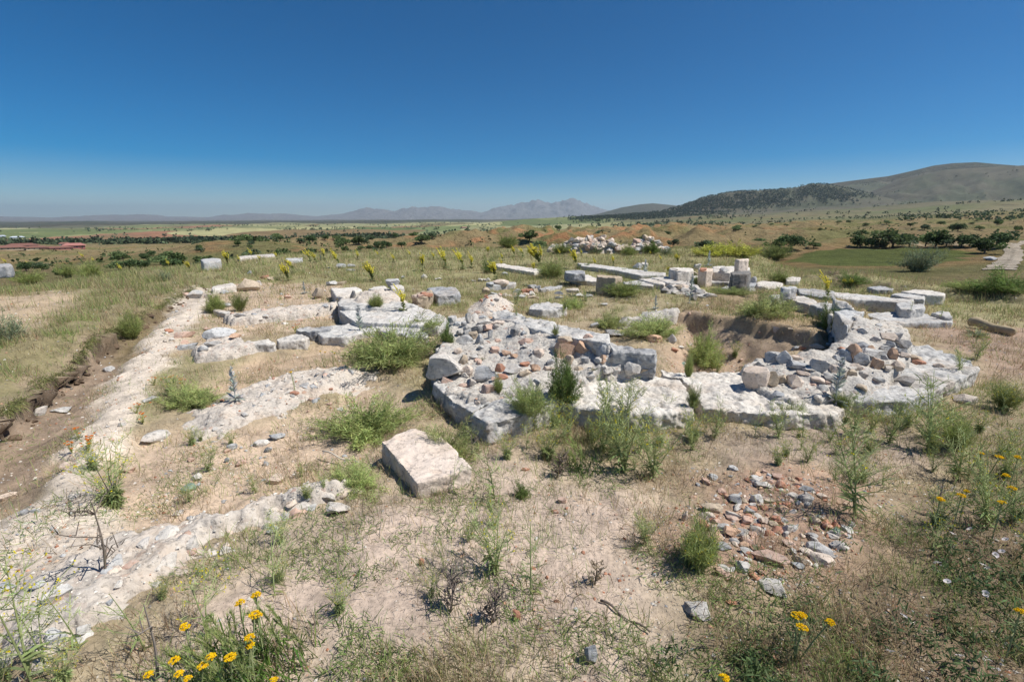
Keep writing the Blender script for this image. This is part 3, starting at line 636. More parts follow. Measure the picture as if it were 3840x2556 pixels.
G = 'curved inner wall blocks of the apse'
for lab, pts, zt, zb, mt in [
 ('lichened grey block at the far end of the curved apse wall', [(2884,1107),(2900,1101),(2935,1102),(2966,1110),(2948,1119),(2905,1119)], .36, -.1, 'grey'),
 ('curved apse block with a clean white top and dark inner face', [(2946,1119),(2967,1109),(3012,1108),(3052,1122),(3070,1135),(3035,1141),(2993,1130)], .38, -.1, 'white'),
 ('curved apse block with a pale brown top, third from the far end', [(3036,1141),(3071,1135),(3102,1130),(3160,1158),(3125,1165),(3096,1156)], .41, -.1, 'pale'),
 ('small white curved block beside the broken dark block of the apse wall', [(3084,1157),(3097,1156),(3126,1165),(3126,1181),(3112,1180)], .43, -.1, 'white'),
 ('broken dark block with a rusty top at the bend of the apse wall', [(3126,1166),(3180,1163),(3240,1168),(3200,1200),(3178,1224),(3156,1202),(3146,1182)], .5, .12, 'grey')]:
    slab('curved_wall_block', lab, pts, zt, zb, mt, group=G)
slab('curved_wall_block', 'deep shaded block low on the inner side of the apse bend', [(3106,1190),(3150,1200),(3180,1225),(3150,1260),(3112,1262)], .2, -.4, 'dark', group=G)
slab('leaning_slab', 'thin bright white slab leaning against the outside of the curved wall', [(3119,1113,.62),(3177,1130,.58),(3199,1144,.56),(3215,1168,.5),(3200,1172,.47),(3160,1160,.48),(3131,1136,.55)], .5, .25, 'white', 'stone slab', rough=.5)
# ---- pinkish block in front
slab('stone_block', 'large pinkish-white block lying alone in front of the apse', [(1428,1652),(1480,1634),(1530,1612),(1560,1609),(1610,1624),(1650,1638),(1690,1672),(1740,1722),(1766,1750),(1700,1776),(1600,1803),(1563,1812),(1500,1735)], .17, -.12, 'cream', rough=.55)
# ---- platform at left centre
for lab, pts, zt, zb, mt in [
 ('large grey platform slab with a shaded left face, yellow mullein growing on it', [(1272,1166),(1290,1152),(1325,1147),(1440,1148),(1560,1144),(1615,1163),(1668,1187),(1700,1215),(1640,1225),(1520,1215),(1420,1212),(1350,1208),(1330,1205),(1300,1186)], .19, -.1, 'pale'),
 ('grey platform block beside the reddish soil heap, left face in shade', [(1264,1132),(1278,1120),(1320,1116),(1420,1120),(1560,1142),(1440,1150),(1290,1153),(1271,1145)], .25, -.1, 'pale'),
 ('clean white flat block at the far left corner of the platform', [(1239,1081),(1335,1073),(1358,1085),(1322,1100),(1288,1114),(1257,1109),(1247,1092)], .23, -.05, 'white'),
 ('narrow white slab at the far side of the platform', [(1376,1079),(1438,1072),(1466,1081),(1412,1087)], .27, 0, 'white'),
 ('white squared block at the far right corner of the platform', [(1461,1069),(1490,1065),(1515,1071),(1512,1079),(1468,1081)], .36, .1, 'white'),
 ('small grey slab half hidden right of the big bright bush', [(1505,1252),(1580,1238),(1604,1252),(1600,1264),(1560,1268),(1525,1264)], .14, -.08, 'grey'),
 ('grey slab level with the platform, behind the big bright bush', [(1400,1214),(1520,1215),(1600,1225),(1570,1238),(1480,1248),(1420,1240)], .14, -.1, 'pale'),
 ('pale footing slab joining the platform to the row of white kerb blocks', [(1180,1240),(1243,1220),(1335,1208),(1400,1214),(1420,1238),(1345,1250),(1290,1262),(1205,1262)], .12, -.1, 'pale'),
 ('thin grey slab lying behind the white kerb blocks', [(1107,1237),(1120,1226),(1180,1222),(1250,1220),(1245,1232),(1180,1242)], .15, -.05, 'pale'),
 ('left white kerb block with a buff front in the row by the pale wall footing', [(920,1281),(932,1273),(1014,1268),(1034,1281),(1028,1287),(924,1291)], .12, -.08, 'white'),
 ('right white kerb block with a cracked joint at its left end', [(1037,1275),(1030,1268),(1131,1252),(1158,1263),(1146,1273),(1042,1280)], .12, -.08, 'white'),
 ]: slab('stone_block', lab, pts, zt, zb, mt)
mound('soil_heap', 'reddish heap of soil and brick crumbs on the platform', [(1290,1135,.25),(1330,1098,.28),(1380,1086,.3),(1450,1084,.3),(1500,1092,.28),(1540,1130,.23),(1560,1146,.2),(1440,1152,.2),(1330,1145,.23)], [(1340,1112,.31),(1400,1098,.34),(1460,1098,.33),(1500,1115,.28),(1420,1130,.28),(1330,1130,.27),(1520,1140,.22)], 'mortar_warm', w=.25, nz=.04, edge=.18, skirt=.1, cat='soil heap')
rock(1447, 1044, 1500, 1078, 'grey', 'pointed grey boulder on the far corner of the platform', zb=.33, name='boulder', cat='boulder')
rock(1312, 1090, 1336, 1122, 'dark', 'small dark upright stone on the white platform block', zb=.24)
slab('stone_block', 'big rounded grey column block beside low brick courses', [(1600,1080),(1640,1074),(1700,1073),(1722,1084),(1726,1096),(1700,1104),(1640,1108),(1622,1095)], .22, -.1, 'grey', rough=1.5)
bc = slab('brick_masonry', 'stub of flat brick courses against the grey column block', [(1545,1108),(1578,1092),(1618,1088),(1622,1104),(1600,1112),(1560,1116)], .24, -.05, 'tan', 'brick masonry', rough=1.5)
stones(bc, [(1578,1094,1602,1108,'brick'),(1600,1098,1622,1112,'tan'),(1582,1106,1622,1122,'brick'),(1548,1104,1582,1116,'cream'),(1562,1116,1592,1130,'pink')], 'brick')
# ---- footings of the old walls at left
FT = []
FT += [mound('wall_footing', 'lowest rubble wall footing, running from the lower left corner to a white stone head', [(-60,2620,0),(-60,2330,0),(120,2220,0),(290,2120,0),(500,2010,0),(750,1965,0),(1000,1905,0),(1150,1855,0),(1250,1828,0),(1345,1848,0),(1335,1905,0),(1180,1955,0),(1000,2015,0),(860,2060,0),(760,2130,0),(600,2240,0),(430,2350,0),(250,2500,0)],
 [(0,2450,.06),(200,2350,.06),(400,2200,.06),(600,2100,.07),(800,2030,.08),(1000,1960,.09),(1150,1905,.11),(1280,1860,.14)], 'mortar_warm', w=.16, nz=.018, cat='wall footing', rag=.1, rel=True)]
FT += [mound('wall_footing', 'middle rubble wall footing strewn with white chips and red bricks', [(700,1570,0),(790,1500,0),(900,1450,0),(1050,1405,0),(1200,1372,0),(1330,1368,0),(1420,1400,0),(1400,1440,0),(1220,1485,0),(1060,1545,0),(910,1592,0),(770,1625,0),(690,1610,0)],
 [(780,1560,.05),(900,1520,.07),(1050,1470,.09),(1200,1420,.09),(1330,1400,.07)], 'mortar_warm', w=.30, nz=.025, cat='wall footing', rag=.1, rel=True)]
FT += [mound('wall_footing', 'far narrow mortar wall footing running to the platform', [(830,1212,0),(930,1188,0),(1060,1174,0),(1270,1158,0),(1275,1178,0),(1160,1194,0),(1060,1207,0),(950,1218,0),(870,1224,0)], [(880,1212,.12),(1000,1190,.13),(1150,1178,.14),(1260,1165,.16)], 'mortar_warm', w=.06, nz=.03, cat='wall footing', rel=True)]
mound('wall_footing', 'low mortar bed left of the white kerb blocks', [(715,1340,0),(760,1310,0),(830,1290,0),(920,1282,0),(925,1305,0),(1000,1318,0),(900,1340,0),(820,1355,0),(735,1362,0)], [(780,1325,.1),(850,1310,.12),(920,1298,.14)], 'mortar_warm', w=.08, nz=.03, cat='wall footing', rel=True)
mound('wall_footing', 'white mortar ledge with a reddish end at the back of the apse floor', [(2300,1180,.2),(2390,1170,.2),(2450,1160,.2),(2520,1156,.2),(2560,1160,.2),(2535,1190,.1),(2450,1205,.1),(2340,1208,.1),(2290,1195,.15)], [(2330,1185,.16),(2440,1175,.2),(2530,1165,.22),(2400,1200,.12)], 'mortar', w=.08, nz=.03, cat='wall footing')
# ---- far middle
for nm, lab, pts, zt, zb, mt in [
 ('kerb_slab', 'long white kerb slab in the grass with a jagged far end', [(1846,988),(1892,987),(1906,993),(2034,1010),(2003,1020),(1949,1012),(1857,998)], .11, -.05, 'white'),
 ('kerb_slab', 'white kerb slab that carries a low grey block', [(2116,1027),(2206,1030),(2240,1043),(2240,1055),(2168,1050),(2123,1038)], .11, -.05, 'white'),
 ('stone_block', 'low grey block resting on the white kerb slab', [(2118,1016),(2150,1012),(2192,1014),(2195,1025),(2150,1026),(2120,1022)], .34, .12, 'grey'),
 ('stone_block', 'brown-fronted block with a pale right end standing in the grass', [(2238,1029),(2337,1036),(2308,1041),(2238,1036)], .42, -.05, 'tan'),
 ('kerb_slab', 'narrow grey kerb stone behind the ring of rubble', [(1823,1058),(1850,1056),(1936,1055),(1930,1062),(1830,1070)], .13, -.05, 'grey'),
 ('kerb_slab', 'pale strip of paving right of the ring of rubble', [(2020,1080),(2060,1073),(2110,1068),(2106,1076),(2030,1087)], .06, -.05, 'pale'),
 ('flat_boulder', 'flat grey-white boulder lying behind the long tilted beam', [(1980,1155),(2000,1138),(2060,1130),(2120,1140),(2128,1152),(2090,1160),(2030,1162)], .14, -.05, 'pale'),
 ('paving_slab', 'long grey row of paving slabs in the middle distance under the grey stone', [(2165,985),(2230,989),(2330,1002),(2440,1017),(2497,1022),(2490,1031),(2400,1031),(2300,1011),(2180,996)], .14, -.05, 'pale'),
 ('paving_slab', 'wide grey paving slab right of the brown-fronted block', [(2336,1056),(2400,1050),(2455,1057),(2452,1072),(2400,1068),(2345,1064)], .12, -.05, 'pale'),
 ('paving_slab', 'white-edged paving slab overlapping its grey neighbour', [(2394,1046),(2440,1042),(2505,1052),(2492,1066),(2450,1060)], .16, -.05, 'white'),
 ('paving_slab', 'grey paving slab below the tilted white-grey block', [(2440,1040),(2500,1036),(2563,1047),(2562,1064),(2505,1060)], .18, -.05, 'pale'),
 ('stone_block', 'long white dressed block with a rounded left end behind the tile block', [(2509,1004),(2540,1001),(2600,1006),(2602,1012),(2570,1016),(2515,1014)], .4, .0, 'white'),
 ('stone_block', 'tilted white-grey block with a sharp upper edge', [(2537,1021,.4),(2585,1016,.42),(2590,1024,.35),(2586,1041,.12),(2545,1044,.12),(2540,1030,.3)], .3, 0, 'pale'),
 ('stone_block', 'cream block that carries a red tile', [(2620,1007),(2650,1004),(2674,1005),(2672,1014),(2650,1017),(2622,1014)], .42, 0, 'cream'),
 ('roof_tile', 'red tile lying on the cream block', [(2624,1004),(2650,1002),(2650,1008),(2626,1009)], .47, .40, 'brick'),
 ('stone_block', 'long white broken lintel under the cream cube', [(2672,999),(2745,996),(2812,1001),(2812,1008),(2745,1014),(2740,1022),(2672,1018)], .34, 0, 'white'),
 ('stone_block', 'upright cream cube standing on the white lintel', [(2757,972),(2807,969),(2808,974),(2770,976)], .72, .3, 'cream'),
 ('stone_block', 'large dark grey cube-like block standing on a grey plinth', [(2738,1020),(2765,1014),(2812,1015),(2818,1020),(2802,1027),(2745,1027)], .55, .13, 'dark'),
 ('paving_slab', 'grey plinth slab under the dark cube-like block', [(2728,1064),(2760,1054),(2835,1056),(2838,1064),(2800,1076),(2740,1074)], .14, -.05, 'grey'),
 ('paving_slab', 'pale grey slab in the grass in front of the dark cube-like block', [(2702,1078),(2720,1072),(2780,1074),(2836,1082),(2830,1098),(2760,1092)], .12, -.05, 'pale'),
 ('paving_slab', 'flat grey slab left of the dark cube-like block', [(2624,1043),(2690,1040),(2742,1046),(2740,1058),(2660,1056)], .12, -.05, 'pale'),
 ('paving_slab', 'long pale threshold slab in front of the white lintel', [(2590,1034),(2670,1028),(2740,1030),(2738,1036),(2660,1042),(2600,1042)], .12, -.05, 'white'),
 ('paving_slab', 'white slab right of the dark cube-like block', [(2838,1055),(2870,1052),(2938,1060),(2936,1072),(2880,1078),(2836,1070)], .14, -.05, 'white'),
 ('stone_block', 'small grey cube on the far end of the curved wall', [(2931,1076),(2985,1073),(2990,1077),(2964,1080),(2932,1080)], .58, .38, 'grey'),
 ('paving_slab', 'long pale slab behind the curved wall, beyond the grey cube', [(2985,1078),(3060,1083),(3130,1092),(3135,1118),(3080,1112),(3000,1100)], .26, -.05, 'pale'),
 ('paving_slab', 'long pale slab outside the apse, pink toward its right end', [(3118,1094),(3190,1100),(3240,1104),(3330,1112),(3428,1119),(3425,1132),(3330,1128),(3240,1122),(3140,1118)], .22, -.05, 'pale'),
 ('paving_slab', 'grey slab stepping back behind the long pink-tinted slab', [(3340,1103),(3362,1097),(3470,1108),(3468,1122),(3420,1118)], .2, -.05, 'pale'),
 ('paving_slab', 'whitest flat slab at the far right of the slab group', [(3376,1092),(3430,1083),(3500,1089),(3549,1097),(3544,1106),(3480,1104)], .2, -.05, 'white'),
 ('stone_block', 'split grey block with dark broken left face among the outer slabs', [(3358,1136),(3380,1132),(3466,1138),(3466,1154),(3420,1160),(3376,1158)], .24, -.05, 'pale'),
 ('stone_block', 'small tilted grey block at the right tip of the outer slabs', [(3492,1170),(3530,1164),(3562,1167),(3574,1188),(3540,1186)], .16, -.05, 'pale'),
 ('paving_slab', 'broad flat slab with an orange tint lying outside the curved wall', [(3240,1176),(3330,1168),(3420,1166),(3500,1182),(3577,1195),(3572,1206),(3480,1208),(3330,1210),(3290,1196)], .1, -.05, 'pale'),
 ('paving_slab', 'low pale slab half lost in grass behind the curved wall', [(2944,1042),(2970,1037),(3003,1040),(2998,1052),(2950,1052)], .12, -.05, 'white'),
 ('paving_slab', 'grey slab in the grass far right of the curved wall', [(3250,1076),(3300,1071),(3352,1080),(3346,1086),(3280,1084)], .12, -.05, 'grey'),
 ('stone_block', 'grey block at the far left edge of the plateau beside a mullein', [(750,971),(800,967),(828,969),(826,978),(760,982)], .24, -.1, 'grey'),
 ('stone_block', 'lone weathered block at the left edge of the picture', [(-60,992),(40,988),(48,993),(30,998),(-60,1000)], .5, .2, 'grey'),
 ('kerb_slab', 'long white wall top on the far edge of the plateau', [(890,962),(960,955),(1028,952),(1030,957),(960,962),(895,968)], .1, -.1, 'white'),
 ('kerb_slab', 'narrow grey slab at the far edge between mulleins', [(1068,969),(1134,966),(1134,973),(1075,976)], .1, -.1, 'grey'),
 ('kerb_slab', 'long white block lying left of the pointed boulder', [(790,1076),(812,1068),(872,1060),(887,1069),(820,1080),(797,1086)], .18, -.05, 'white'),
 ('paving_slab', 'bright flat white stone sunk in soil between the far footings', [(798,1160),(815,1157),(866,1166),(862,1175),(820,1170)], .08, -.05, 'white'),
 ('paving_slab', 'low white paving at the near edge of the rubble in mid distance', [(2650,1128),(2700,1122),(2705,1136),(2665,1140)], .08, -.05, 'white'),
 ('paving_slab', 'pale paving patch left of the curved wall bush', [(2788,1130),(2830,1125),(2855,1134),(2830,1142)], .08, -.05, 'pale'),
 ('paving_slab', 'flat pale slab on the grass edge right of the mid distance rubble', [(2608,1105),(2660,1098),(2686,1108),(2650,1116)], .08, -.05, 'pale'),
 ('paving_slab', 'long low pale slab just behind the earth floor of the apse', [(2675,1142),(2720,1136),(2765,1145),(2735,1153)], .06, -.05, 'pale'),
 ]: slab(nm, lab, pts, zt, zb, M and mt, {'kerb_slab': 'stone slab', 'paving_slab': 'stone slab', 'roof_tile': 'tile', 'flat_boulder': 'boulder'}.get(nm, 'stone block'))
slab('flat_stone', 'greenish flat slab on the floor of the apse', [(2482,1352),(2500,1343),(2540,1342),(2572,1352),(2568,1364),(2510,1366)], -.22, -.4, 'green')
bake()
# ------------------------------------------------------------------ loose stones, each with its own look and place
def loose(rows, cat='stone'):
    for r in rows: rock(*r[:5], r[5], kind=r[6] if len(r) > 6 else 'a', cat=cat, name=r[7] if len(r) > 7 else 'stone')
loose([
 (541,1604,637,1666,'white','smooth cream-white stone at the edge of the pale strip, beside yellow herbs','r'),
 (386,1820,466,1876,'tan','long buff stone with brick scraps at the end of the bare strip'),
 (1014,1616,1071,1654,'grey','dark blue-grey lump below the middle footing'),
 (956,1643,1012,1677,'white','angular white stone beside the dark blue-grey lump'),
 (854,1660,892,1688,'grey','small grey stone left of the angular white stone'),
 (992,1674,1020,1699,'dark','small dark stone just under the angular white stone'),
 (686,1806,738,1846,'green','flat greenish stone in the reddish soil'),
 (719,1770,760,1807,'white','jagged white stone above the flat greenish stone'),
 (1009,1776,1062,1823,'cream','cream stone alone among dry grass in the reddish soil'),
 (885,1728,908,1752,'pink','small pink stone in the middle of the reddish soil'),
 (844,1711,862,1737,'grey','thin upright grey stone in the reddish soil'),
 (987,1725,1010,1748,'grey','small grey stone right of the small pink one'),
 (708,1711,730,1732,'pink','reddish-grey pebble above the jagged white stone'),
 (460,1741,510,1776,'pink','brick-pink stone half buried at the edge of the pale strip'),
 (650,1908,692,1934,'white','flat white stone in the grass above the lowest footing'),
 (-10,1845,57,1879,'cream','rounded cream stone in the trench at the left border'),
 (132,1520,178,1558,'white','white stone in the left part of the trench','a'),
 (200,1522,263,1552,'pale','long pale stone right of the white trench stone'),
 (391,1370,431,1396,'grey','grey stone on the pale strip near the trench grass'),
 (1089,1462,1124,1483,'brick','red brick piece lying on the middle footing'),
 (231,1724,277,1759,'cream','cream stone on the left edge of the bare strip'),
 (538,1481,597,1511,'pale','crumbled white stone under the orange flowers'),
 (620,1230,650,1250,'brick','brown brick piece by the trench end grass'),
 (1188,1832,1262,1892,'white','left white stone in the head of the lowest footing'),
 (1228,1878,1312,1938,'white','nearest white stone in the head of the lowest footing'),
 (1262,1824,1338,1872,'cream','right-hand white stone in the head of the lowest footing'),
 (-14,2178,48,2222,'grey','dark grey flat stone at the left border of the bare strip'),
 (120,2175,167,2210,'grey','grey cobble among the yellow stalks at lower left','r'),
 (160,2203,262,2255,'pale','mottled grey and pink stone at lower left behind the yellow stalks'),
 (777,2062,823,2089,'white','left of two white cobbles on the lowest footing','r'),
 (828,2042,873,2078,'white','right of two white cobbles on the lowest footing','r'),
 (1001,1968,1044,2003,'grey','blue-grey cobble on the lowest footing','r'),
 (400,2246,426,2272,'grey','small blue-grey stone on the lowest footing above the dead grass'),
 (298,2338,343,2392,'pale','pale upright stone near the lower left dead grass'),
 (185,2340,250,2420,'grey','grey stone behind the tall yellow stalks at lower left'),
 (2188,2402,2239,2504,'grey','flat blue-grey stone alone on the bare sand near the bottom edge'),
 (1923,2274,1952,2336,'brick','long brick sherd on the sand left of the grey flat stone'),
 (1570,2092,1592,2124,'brick','brown-red sherd on the sand left of the tangled weeds'),
 (2066,1905,2096,1927,'brick','red sherd on the crest of the sand'),
 (2090,1860,2125,1888,'pink','pinkish pebble on the crest of the sand'),
 (1955,1748,1990,1768,'brick','brick sherd in front of the dry tuft'),
 (2555,1880,2580,1960,'cream','upright cream shard at the left of the broken stones'),
 (2816,2056,2948,2122,'pink','largest pinkish-red stone in the broken rubble at lower right'),
 (3021,2033,3123,2091,'grey','blue-grey block in the broken rubble behind the orange-cream one'),
 (3034,2069,3123,2126,'cream','orange-cream block beside the blue-grey one in the rubble'),
 (3111,2018,3176,2066,'pale','striped grey-white block at the right of the rubble'),
 (2731,1844,2781,1893,'grey','blue-white lump at the upper left of the rubble'),
 (2809,1845,2859,1893,'pale','layered pale stone right of the blue-white lump'),
 (2718,1915,2781,1948,'white','white stone right of the cream and brick pair in the rubble'),
 (2827,1805,2892,1831,'white','flat white stone at the top of the rubble'),
 (2626,1888,2709,1922,'tan','flat tan slab with a dark shaded front in the rubble'),
 (2619,1915,2689,1954,'cream','cream stone just below the flat tan slab'),
 (2659,1932,2694,1960,'brick','square red brick scrap leaning on the cream stone'),
 (2713,1972,2774,2021,'orange','orange brick lump left of the grey-leaved rosette'),
 (2923,1959,2969,2005,'white','white stone in the middle of the rubble'),
 (2843,1934,2881,1967,'cream','cream shard in the middle of the rubble'),
 (2880,1950,2918,1976,'tan','tan stone next to the cream shard'),
 (2924,2017,2977,2053,'pink','pink brick behind the largest pinkish-red stone'),
 (2846,1889,2880,1915,'brick','red brick lump in the upper rubble'),
 (2953,1843,2996,1871,'white','white stone with dark sides in the upper right rubble'),
 (2996,1818,3050,1845,'grey','grey slab at the top right of the rubble'),
 (3114,1972,3152,2008,'green','greenish stone at the right of the rubble'),
 (3100,1996,3142,2024,'pale','pale stone under the greenish one'),
 (2730,1743,2768,1766,'grey','flat grey stone alone above the rubble'),
 (2679,2125,2718,2162,'pink','left half of a broken pink brick below the small flowering bush'),
 (2704,2141,2757,2183,'pink','right half of a broken pink brick below the small flowering bush'),
 (2844,2163,2942,2236,'pale','large pale stone at the lower edge of the rubble'),
 (2550,2246,2665,2330,'white','big whitish stone beside dead grass left of the yarrow'),
 (2964,2105,3015,2137,'grey','small grey stone in front of the largest rubble stones'),
 (2954,2047,2986,2081,'grey','grey stone behind the largest pinkish-red one'),
 (2996,2052,3052,2085,'cream','knobbly cream stone left of the blue-grey block'),
 (2967,2082,3034,2113,'tan','flat brown stone between the pinkish-red and orange-cream ones'),
 (2410,2000,2440,2030,'brick','brick chip on the sand slope left of the rubble'),
 (2720,2245,2760,2272,'brick','brick scrap under the large pale stone'),
 (3575,1474,3652,1518,'white','pale rounded stone in the grass below the corner slab','r'),
 # middle distance
 (768,1225,886,1274,'grey','large half buried grey boulder between the wall footings','r','boulder'),
 (672,1286,741,1314,'grey','flat grey stone with a dip at the left end of the mortar bed'),
 (770,1277,830,1300,'grey','flat grey stone on the mortar bed'),
 (745,1293,782,1320,'pale','grey slanting stone left of the mortar bed'),
 (658,1242,732,1269,'pink','pinkish grey stone at the edge of the pale strip'),
 (862,1247,904,1272,'orange','orange stone beside the large half buried boulder'),
 (893,1042,975,1096,'tan','tall pointed boulder with a grey shoulder among yellow flowers','a','boulder'),
 (707,1087,761,1123,'pale','pale stone lying left of the long white block'),
 (680,1096,714,1116,'pink','pinkish stone at the far end of the pale strip'),
 (768,1099,812,1121,'cream','cream stone below the long white block'),
 (828,1085,858,1103,'grey','grey stone in front of the long white block'),
 (1173,1079,1217,1123,'tan','rounded tan boulder left of the clean white flat block','r','boulder'),
 (1066,1104,1095,1121,'pink','pale pink stone in the soil left of the rounded tan boulder'),
 (830,1136,866,1156,'pale','grey-white stone in green grass between the footings'),
 (878,1177,921,1193,'grey','flat blue-grey stone beside the far narrow footing'),
 (1210,1146,1237,1163,'grey','grey stone at the end of the far narrow footing'),
 (957,1052,983,1070,'pale','pale stone right of the tall pointed boulder'),
 (978,1031,1010,1047,'brick','red stone in the soil beyond the pointed boulder'),
 (1003,1038,1030,1054,'tan','buff stone touching the red one beyond the pointed boulder'),
 (927,1015,946,1028,'grey','small grey stone in the far grass left'),
 (1224,1052,1266,1072,'pale','flat pale stones left of the platform far side'),
 (1260,1054,1302,1070,'tan','buff stone left of the platform far side'),
 (1262,988,1298,1008,'grey','dark stone by a leaning mullein in the far grass'),
 (1295,990,1336,1004,'pale','pale stone in the far grass beside the dark one'),
 (1296,1009,1334,1021,'pale','low pale stone left of the candelabra mullein'),
 (1580,1028,1603,1048,'white','small white pointed stone in the open grass'),
 (1630,1039,1660,1052,'white','flat white stone in the open grass'),
 (1503,1034,1518,1046,'pale','small pale stone behind the platform corner'),
 (1790,1043,1812,1058,'white','left of three white stones by the dark green tuft'),
 (1806,1044,1824,1056,'white','middle of three white stones by the dark green tuft'),
 (1820,1041,1840,1056,'white','right of three white stones by the dark green tuft'),
 (1764,1048,1786,1058,'pale','pale stone left of the three white stones'),
 (1878,1019,1908,1036,'grey','grey tilted stone right of the dark green tuft'),
 (2119,1081,2172,1100,'white','flat white tilted stone in the middle grass'),
 (2152,1097,2189,1117,'pale','arched pale stone below the flat white tilted one'),
 (2079,1110,2112,1122,'pale','low rounded stone in the middle grass'),
 (2078,1093,2114,1105,'grey','long grey stone left of the arched one'),
 (2190,1100,2225,1116,'pale','low pale stone right of the arched one'),
 (2250,1135,2280,1149,'pale','lonely pale stone in bare ground of mid distance'),
 (2366,985,2412,1013,'pale','split grey stone resting on the long grey paving'),
 (2400,984,2430,1008,'white','whiter half of the split stone on the long grey paving'),
 (2600,989,2628,1013,'white','five-sided white stone standing behind the tile block'),
 (2588,1017,2619,1034,'tan','rounded brown stone left of the tile block','r'),
 (2697,1003,2730,1026,'pale','squarish pale stone set against the white lintel'),
 (2811,1036,2836,1064,'pale','small round-topped stone right of the dark block','r'),
 (2514,1030,2540,1042,'white','white chip left of the tilted white-grey block'),
 (2212,1204,2254,1232,'pale','pale stone in grass behind the long tilted beam'),
 (2265,1230,2340,1268,'pale','knobbly white-grey stone behind the left mortar mass','a','boulder'),
 (2340,1240,2420,1268,'cream','oblong cream stone beside the knobbly white-grey one','r'),
 (2422,1252,2484,1287,'orange','orange-topped stone by the feathery plants of the apse'),
 (2502,1250,2536,1290,'pale','upright grey-white stone on the apse floor'),
 (2512,1300,2544,1322,'brick','bright brick lump on the apse floor'),
 (2540,1294,2566,1310,'white','white stone right of the bright brick lump'),
 (2898,1222,2930,1250,'cream','cream stone in the shaded earth bank of the apse'),
 (2950,1222,2985,1244,'tan','tan stone in the shaded earth bank, right of the cream one'),
 (3690,962,3730,978,'grey','lone grey stone beside the far dirt road'),
])
# ---- small rubble
def scatter_small(n, region, z, label, group, mats, kinds, smin, smax, name, par=None, fade=0, sunk=.18):
    pl = poly(region, z) if region else LIPL; lo, hi = pl.min(0), pl.max(0); k = 0
    while k < n:
        x, y = random.uniform(lo[0], hi[0]), random.uniform(lo[1], hi[1])
        if sdf(pl, np.array([x]), np.array([y]))[0] < .03+random.random()*fade: continue
        s = smin*(smax/smin)**(random.random()**1.6); mt = random.choice(mats); _ri[0] += 1
        o = link(name, rock_data(random.choice(kinds), random.randrange(20), mt), par)
        h = s*random.uniform(.45, .8)
        o.location = (x, y, surf(x, y)+h*sunk); o.scale = (s, s*random.uniform(.6, .9), h)
        o.rotation_euler = (random.uniform(-.3, .3), random.uniform(-.3, .3), random.uniform(0, 6.3))
        if par is None: tag(o, label, 'stone' if 'brick' not in label else 'brick', group)
        k += 1
RUB = [(2580,1800),(2750,1765),(3000,1790),(3190,1860),(3240,1950),(3280,2080),(3140,2150),(2990,2250),(2750,2280),(2610,2170),(2530,1960)]
scatter_small(120, RUB, 0, 'small red brick scrap among the broken rubble at lower right', 'small brick scraps of the rubble', ['brick', 'brick', 'pink', 'orange'], 'ac', .022, .085, 'brick_scrap', fade=.38, sunk=.06)
scatter_small(135, RUB, 0, 'small grey or cream stone among the broken rubble at lower right', 'small stones of the rubble', ['grey', 'pale', 'cream', 'tan', 'white'], 'ac', .022, .09, 'small_stone', fade=.38, sunk=.06)
scatter_small(45, [(560,1640),(900,1600),(1150,1520),(1350,1440),(1430,1500),(1300,1830),(1000,1890),(700,1950),(440,1960),(440,1800)], 0, 'small stone in the reddish soil between the two nearest footings', 'small stones in the reddish soil', ['grey', 'pale', 'cream', 'pink', 'tan'], 'ac', .025, .07, 'small_stone')
scatter_small(40, [(90,1900),(330,1560),(480,1350),(640,1150),(760,1110),(640,1310),(500,1600),(400,1830),(400,2060),(200,2200),(0,2280)], 0, 'small stone on the broad pale strip along the trench', 'small stones on the pale strip', ['grey', 'pale', 'white', 'pink'], 'ac', .025, .08, 'small_stone')
scatter_small(40, [(690,1600),(790,1500),(1050,1410),(1330,1370),(1410,1420),(1060,1540)], 0, 'small stone or brick chip on the middle footing', 'chips on the middle footing', ['grey', 'white', 'white', 'brick', 'pale'], 'c', .02, .06, 'stone_chip')
scatter_small(40, [(2000,1850),(2350,1850),(2500,2000),(2500,2400),(2000,2400),(1900,2100)], 0, 'small sherd on the bare sand in the foreground', 'sherds on the bare sand', ['brick', 'pink', 'grey', 'cream'], 'c', .012, .032, 'sherd')
scatter_small(34, [(640,1310),(760,1190),(820,1080),(1250,1070),(1270,1170),(1100,1240),(900,1270)], 0, 'small stone in the bare soil between the far footings', 'small stones between the far footings', ['grey', 'pale', 'cream', 'pink'], 'ac', .04, .13, 'small_stone')
scatter_small(30, [(2520,1390),(2560,1200),(2700,1200),(2860,1220),(3020,1270),(2900,1330),(2700,1395)], -.1, 'clod or small stone on the earth slope of the apse', 'clods on the earth slope', ['tan', 'tan', 'pale', 'pink'], 'c', .03, .08, 'clod')
for ft, reg, z_ in ((lc, [(1640,1430),(1690,1300),(1700,1220),(1850,1210),(2270,1300),(2290,1390),(2100,1440),(1800,1490)], .3), (rc, [(2800,1410),(2900,1350),(3050,1310),(3180,1270),(3330,1240),(3400,1310),(3350,1420),(3050,1510),(2860,1470)], .28)):
    scatter_small(44, reg, z_, None, None, ['pale', 'white', 'grey', 'cream', 'pale', 'white', 'pink'], 'aac', .035, .13, 'stone', ft, 0, -.05)
e_ = BANK[1:9]; LIPL = np.concatenate([e_+np.array((-.03, .015)), e_[::-1]+np.array((.24, -.13))])
lip_ = [tuple(p) for p in [(-20,1470),(60,1415),(150,1350),(230,1300),(300,1272),(360,1232),(420,1196),(500,1150),(560,1126),(640,1085),(700,1070),(680,1090),(500,1172),(300,1300),(150,1390),(20,1480)]]
scatter_small(66, None, .0, 'dark crumbling clod of earth under the turf lip of the trench', 'clods under the turf lip', ['clod'], 'ac', .03, .13, 'earth_clod')
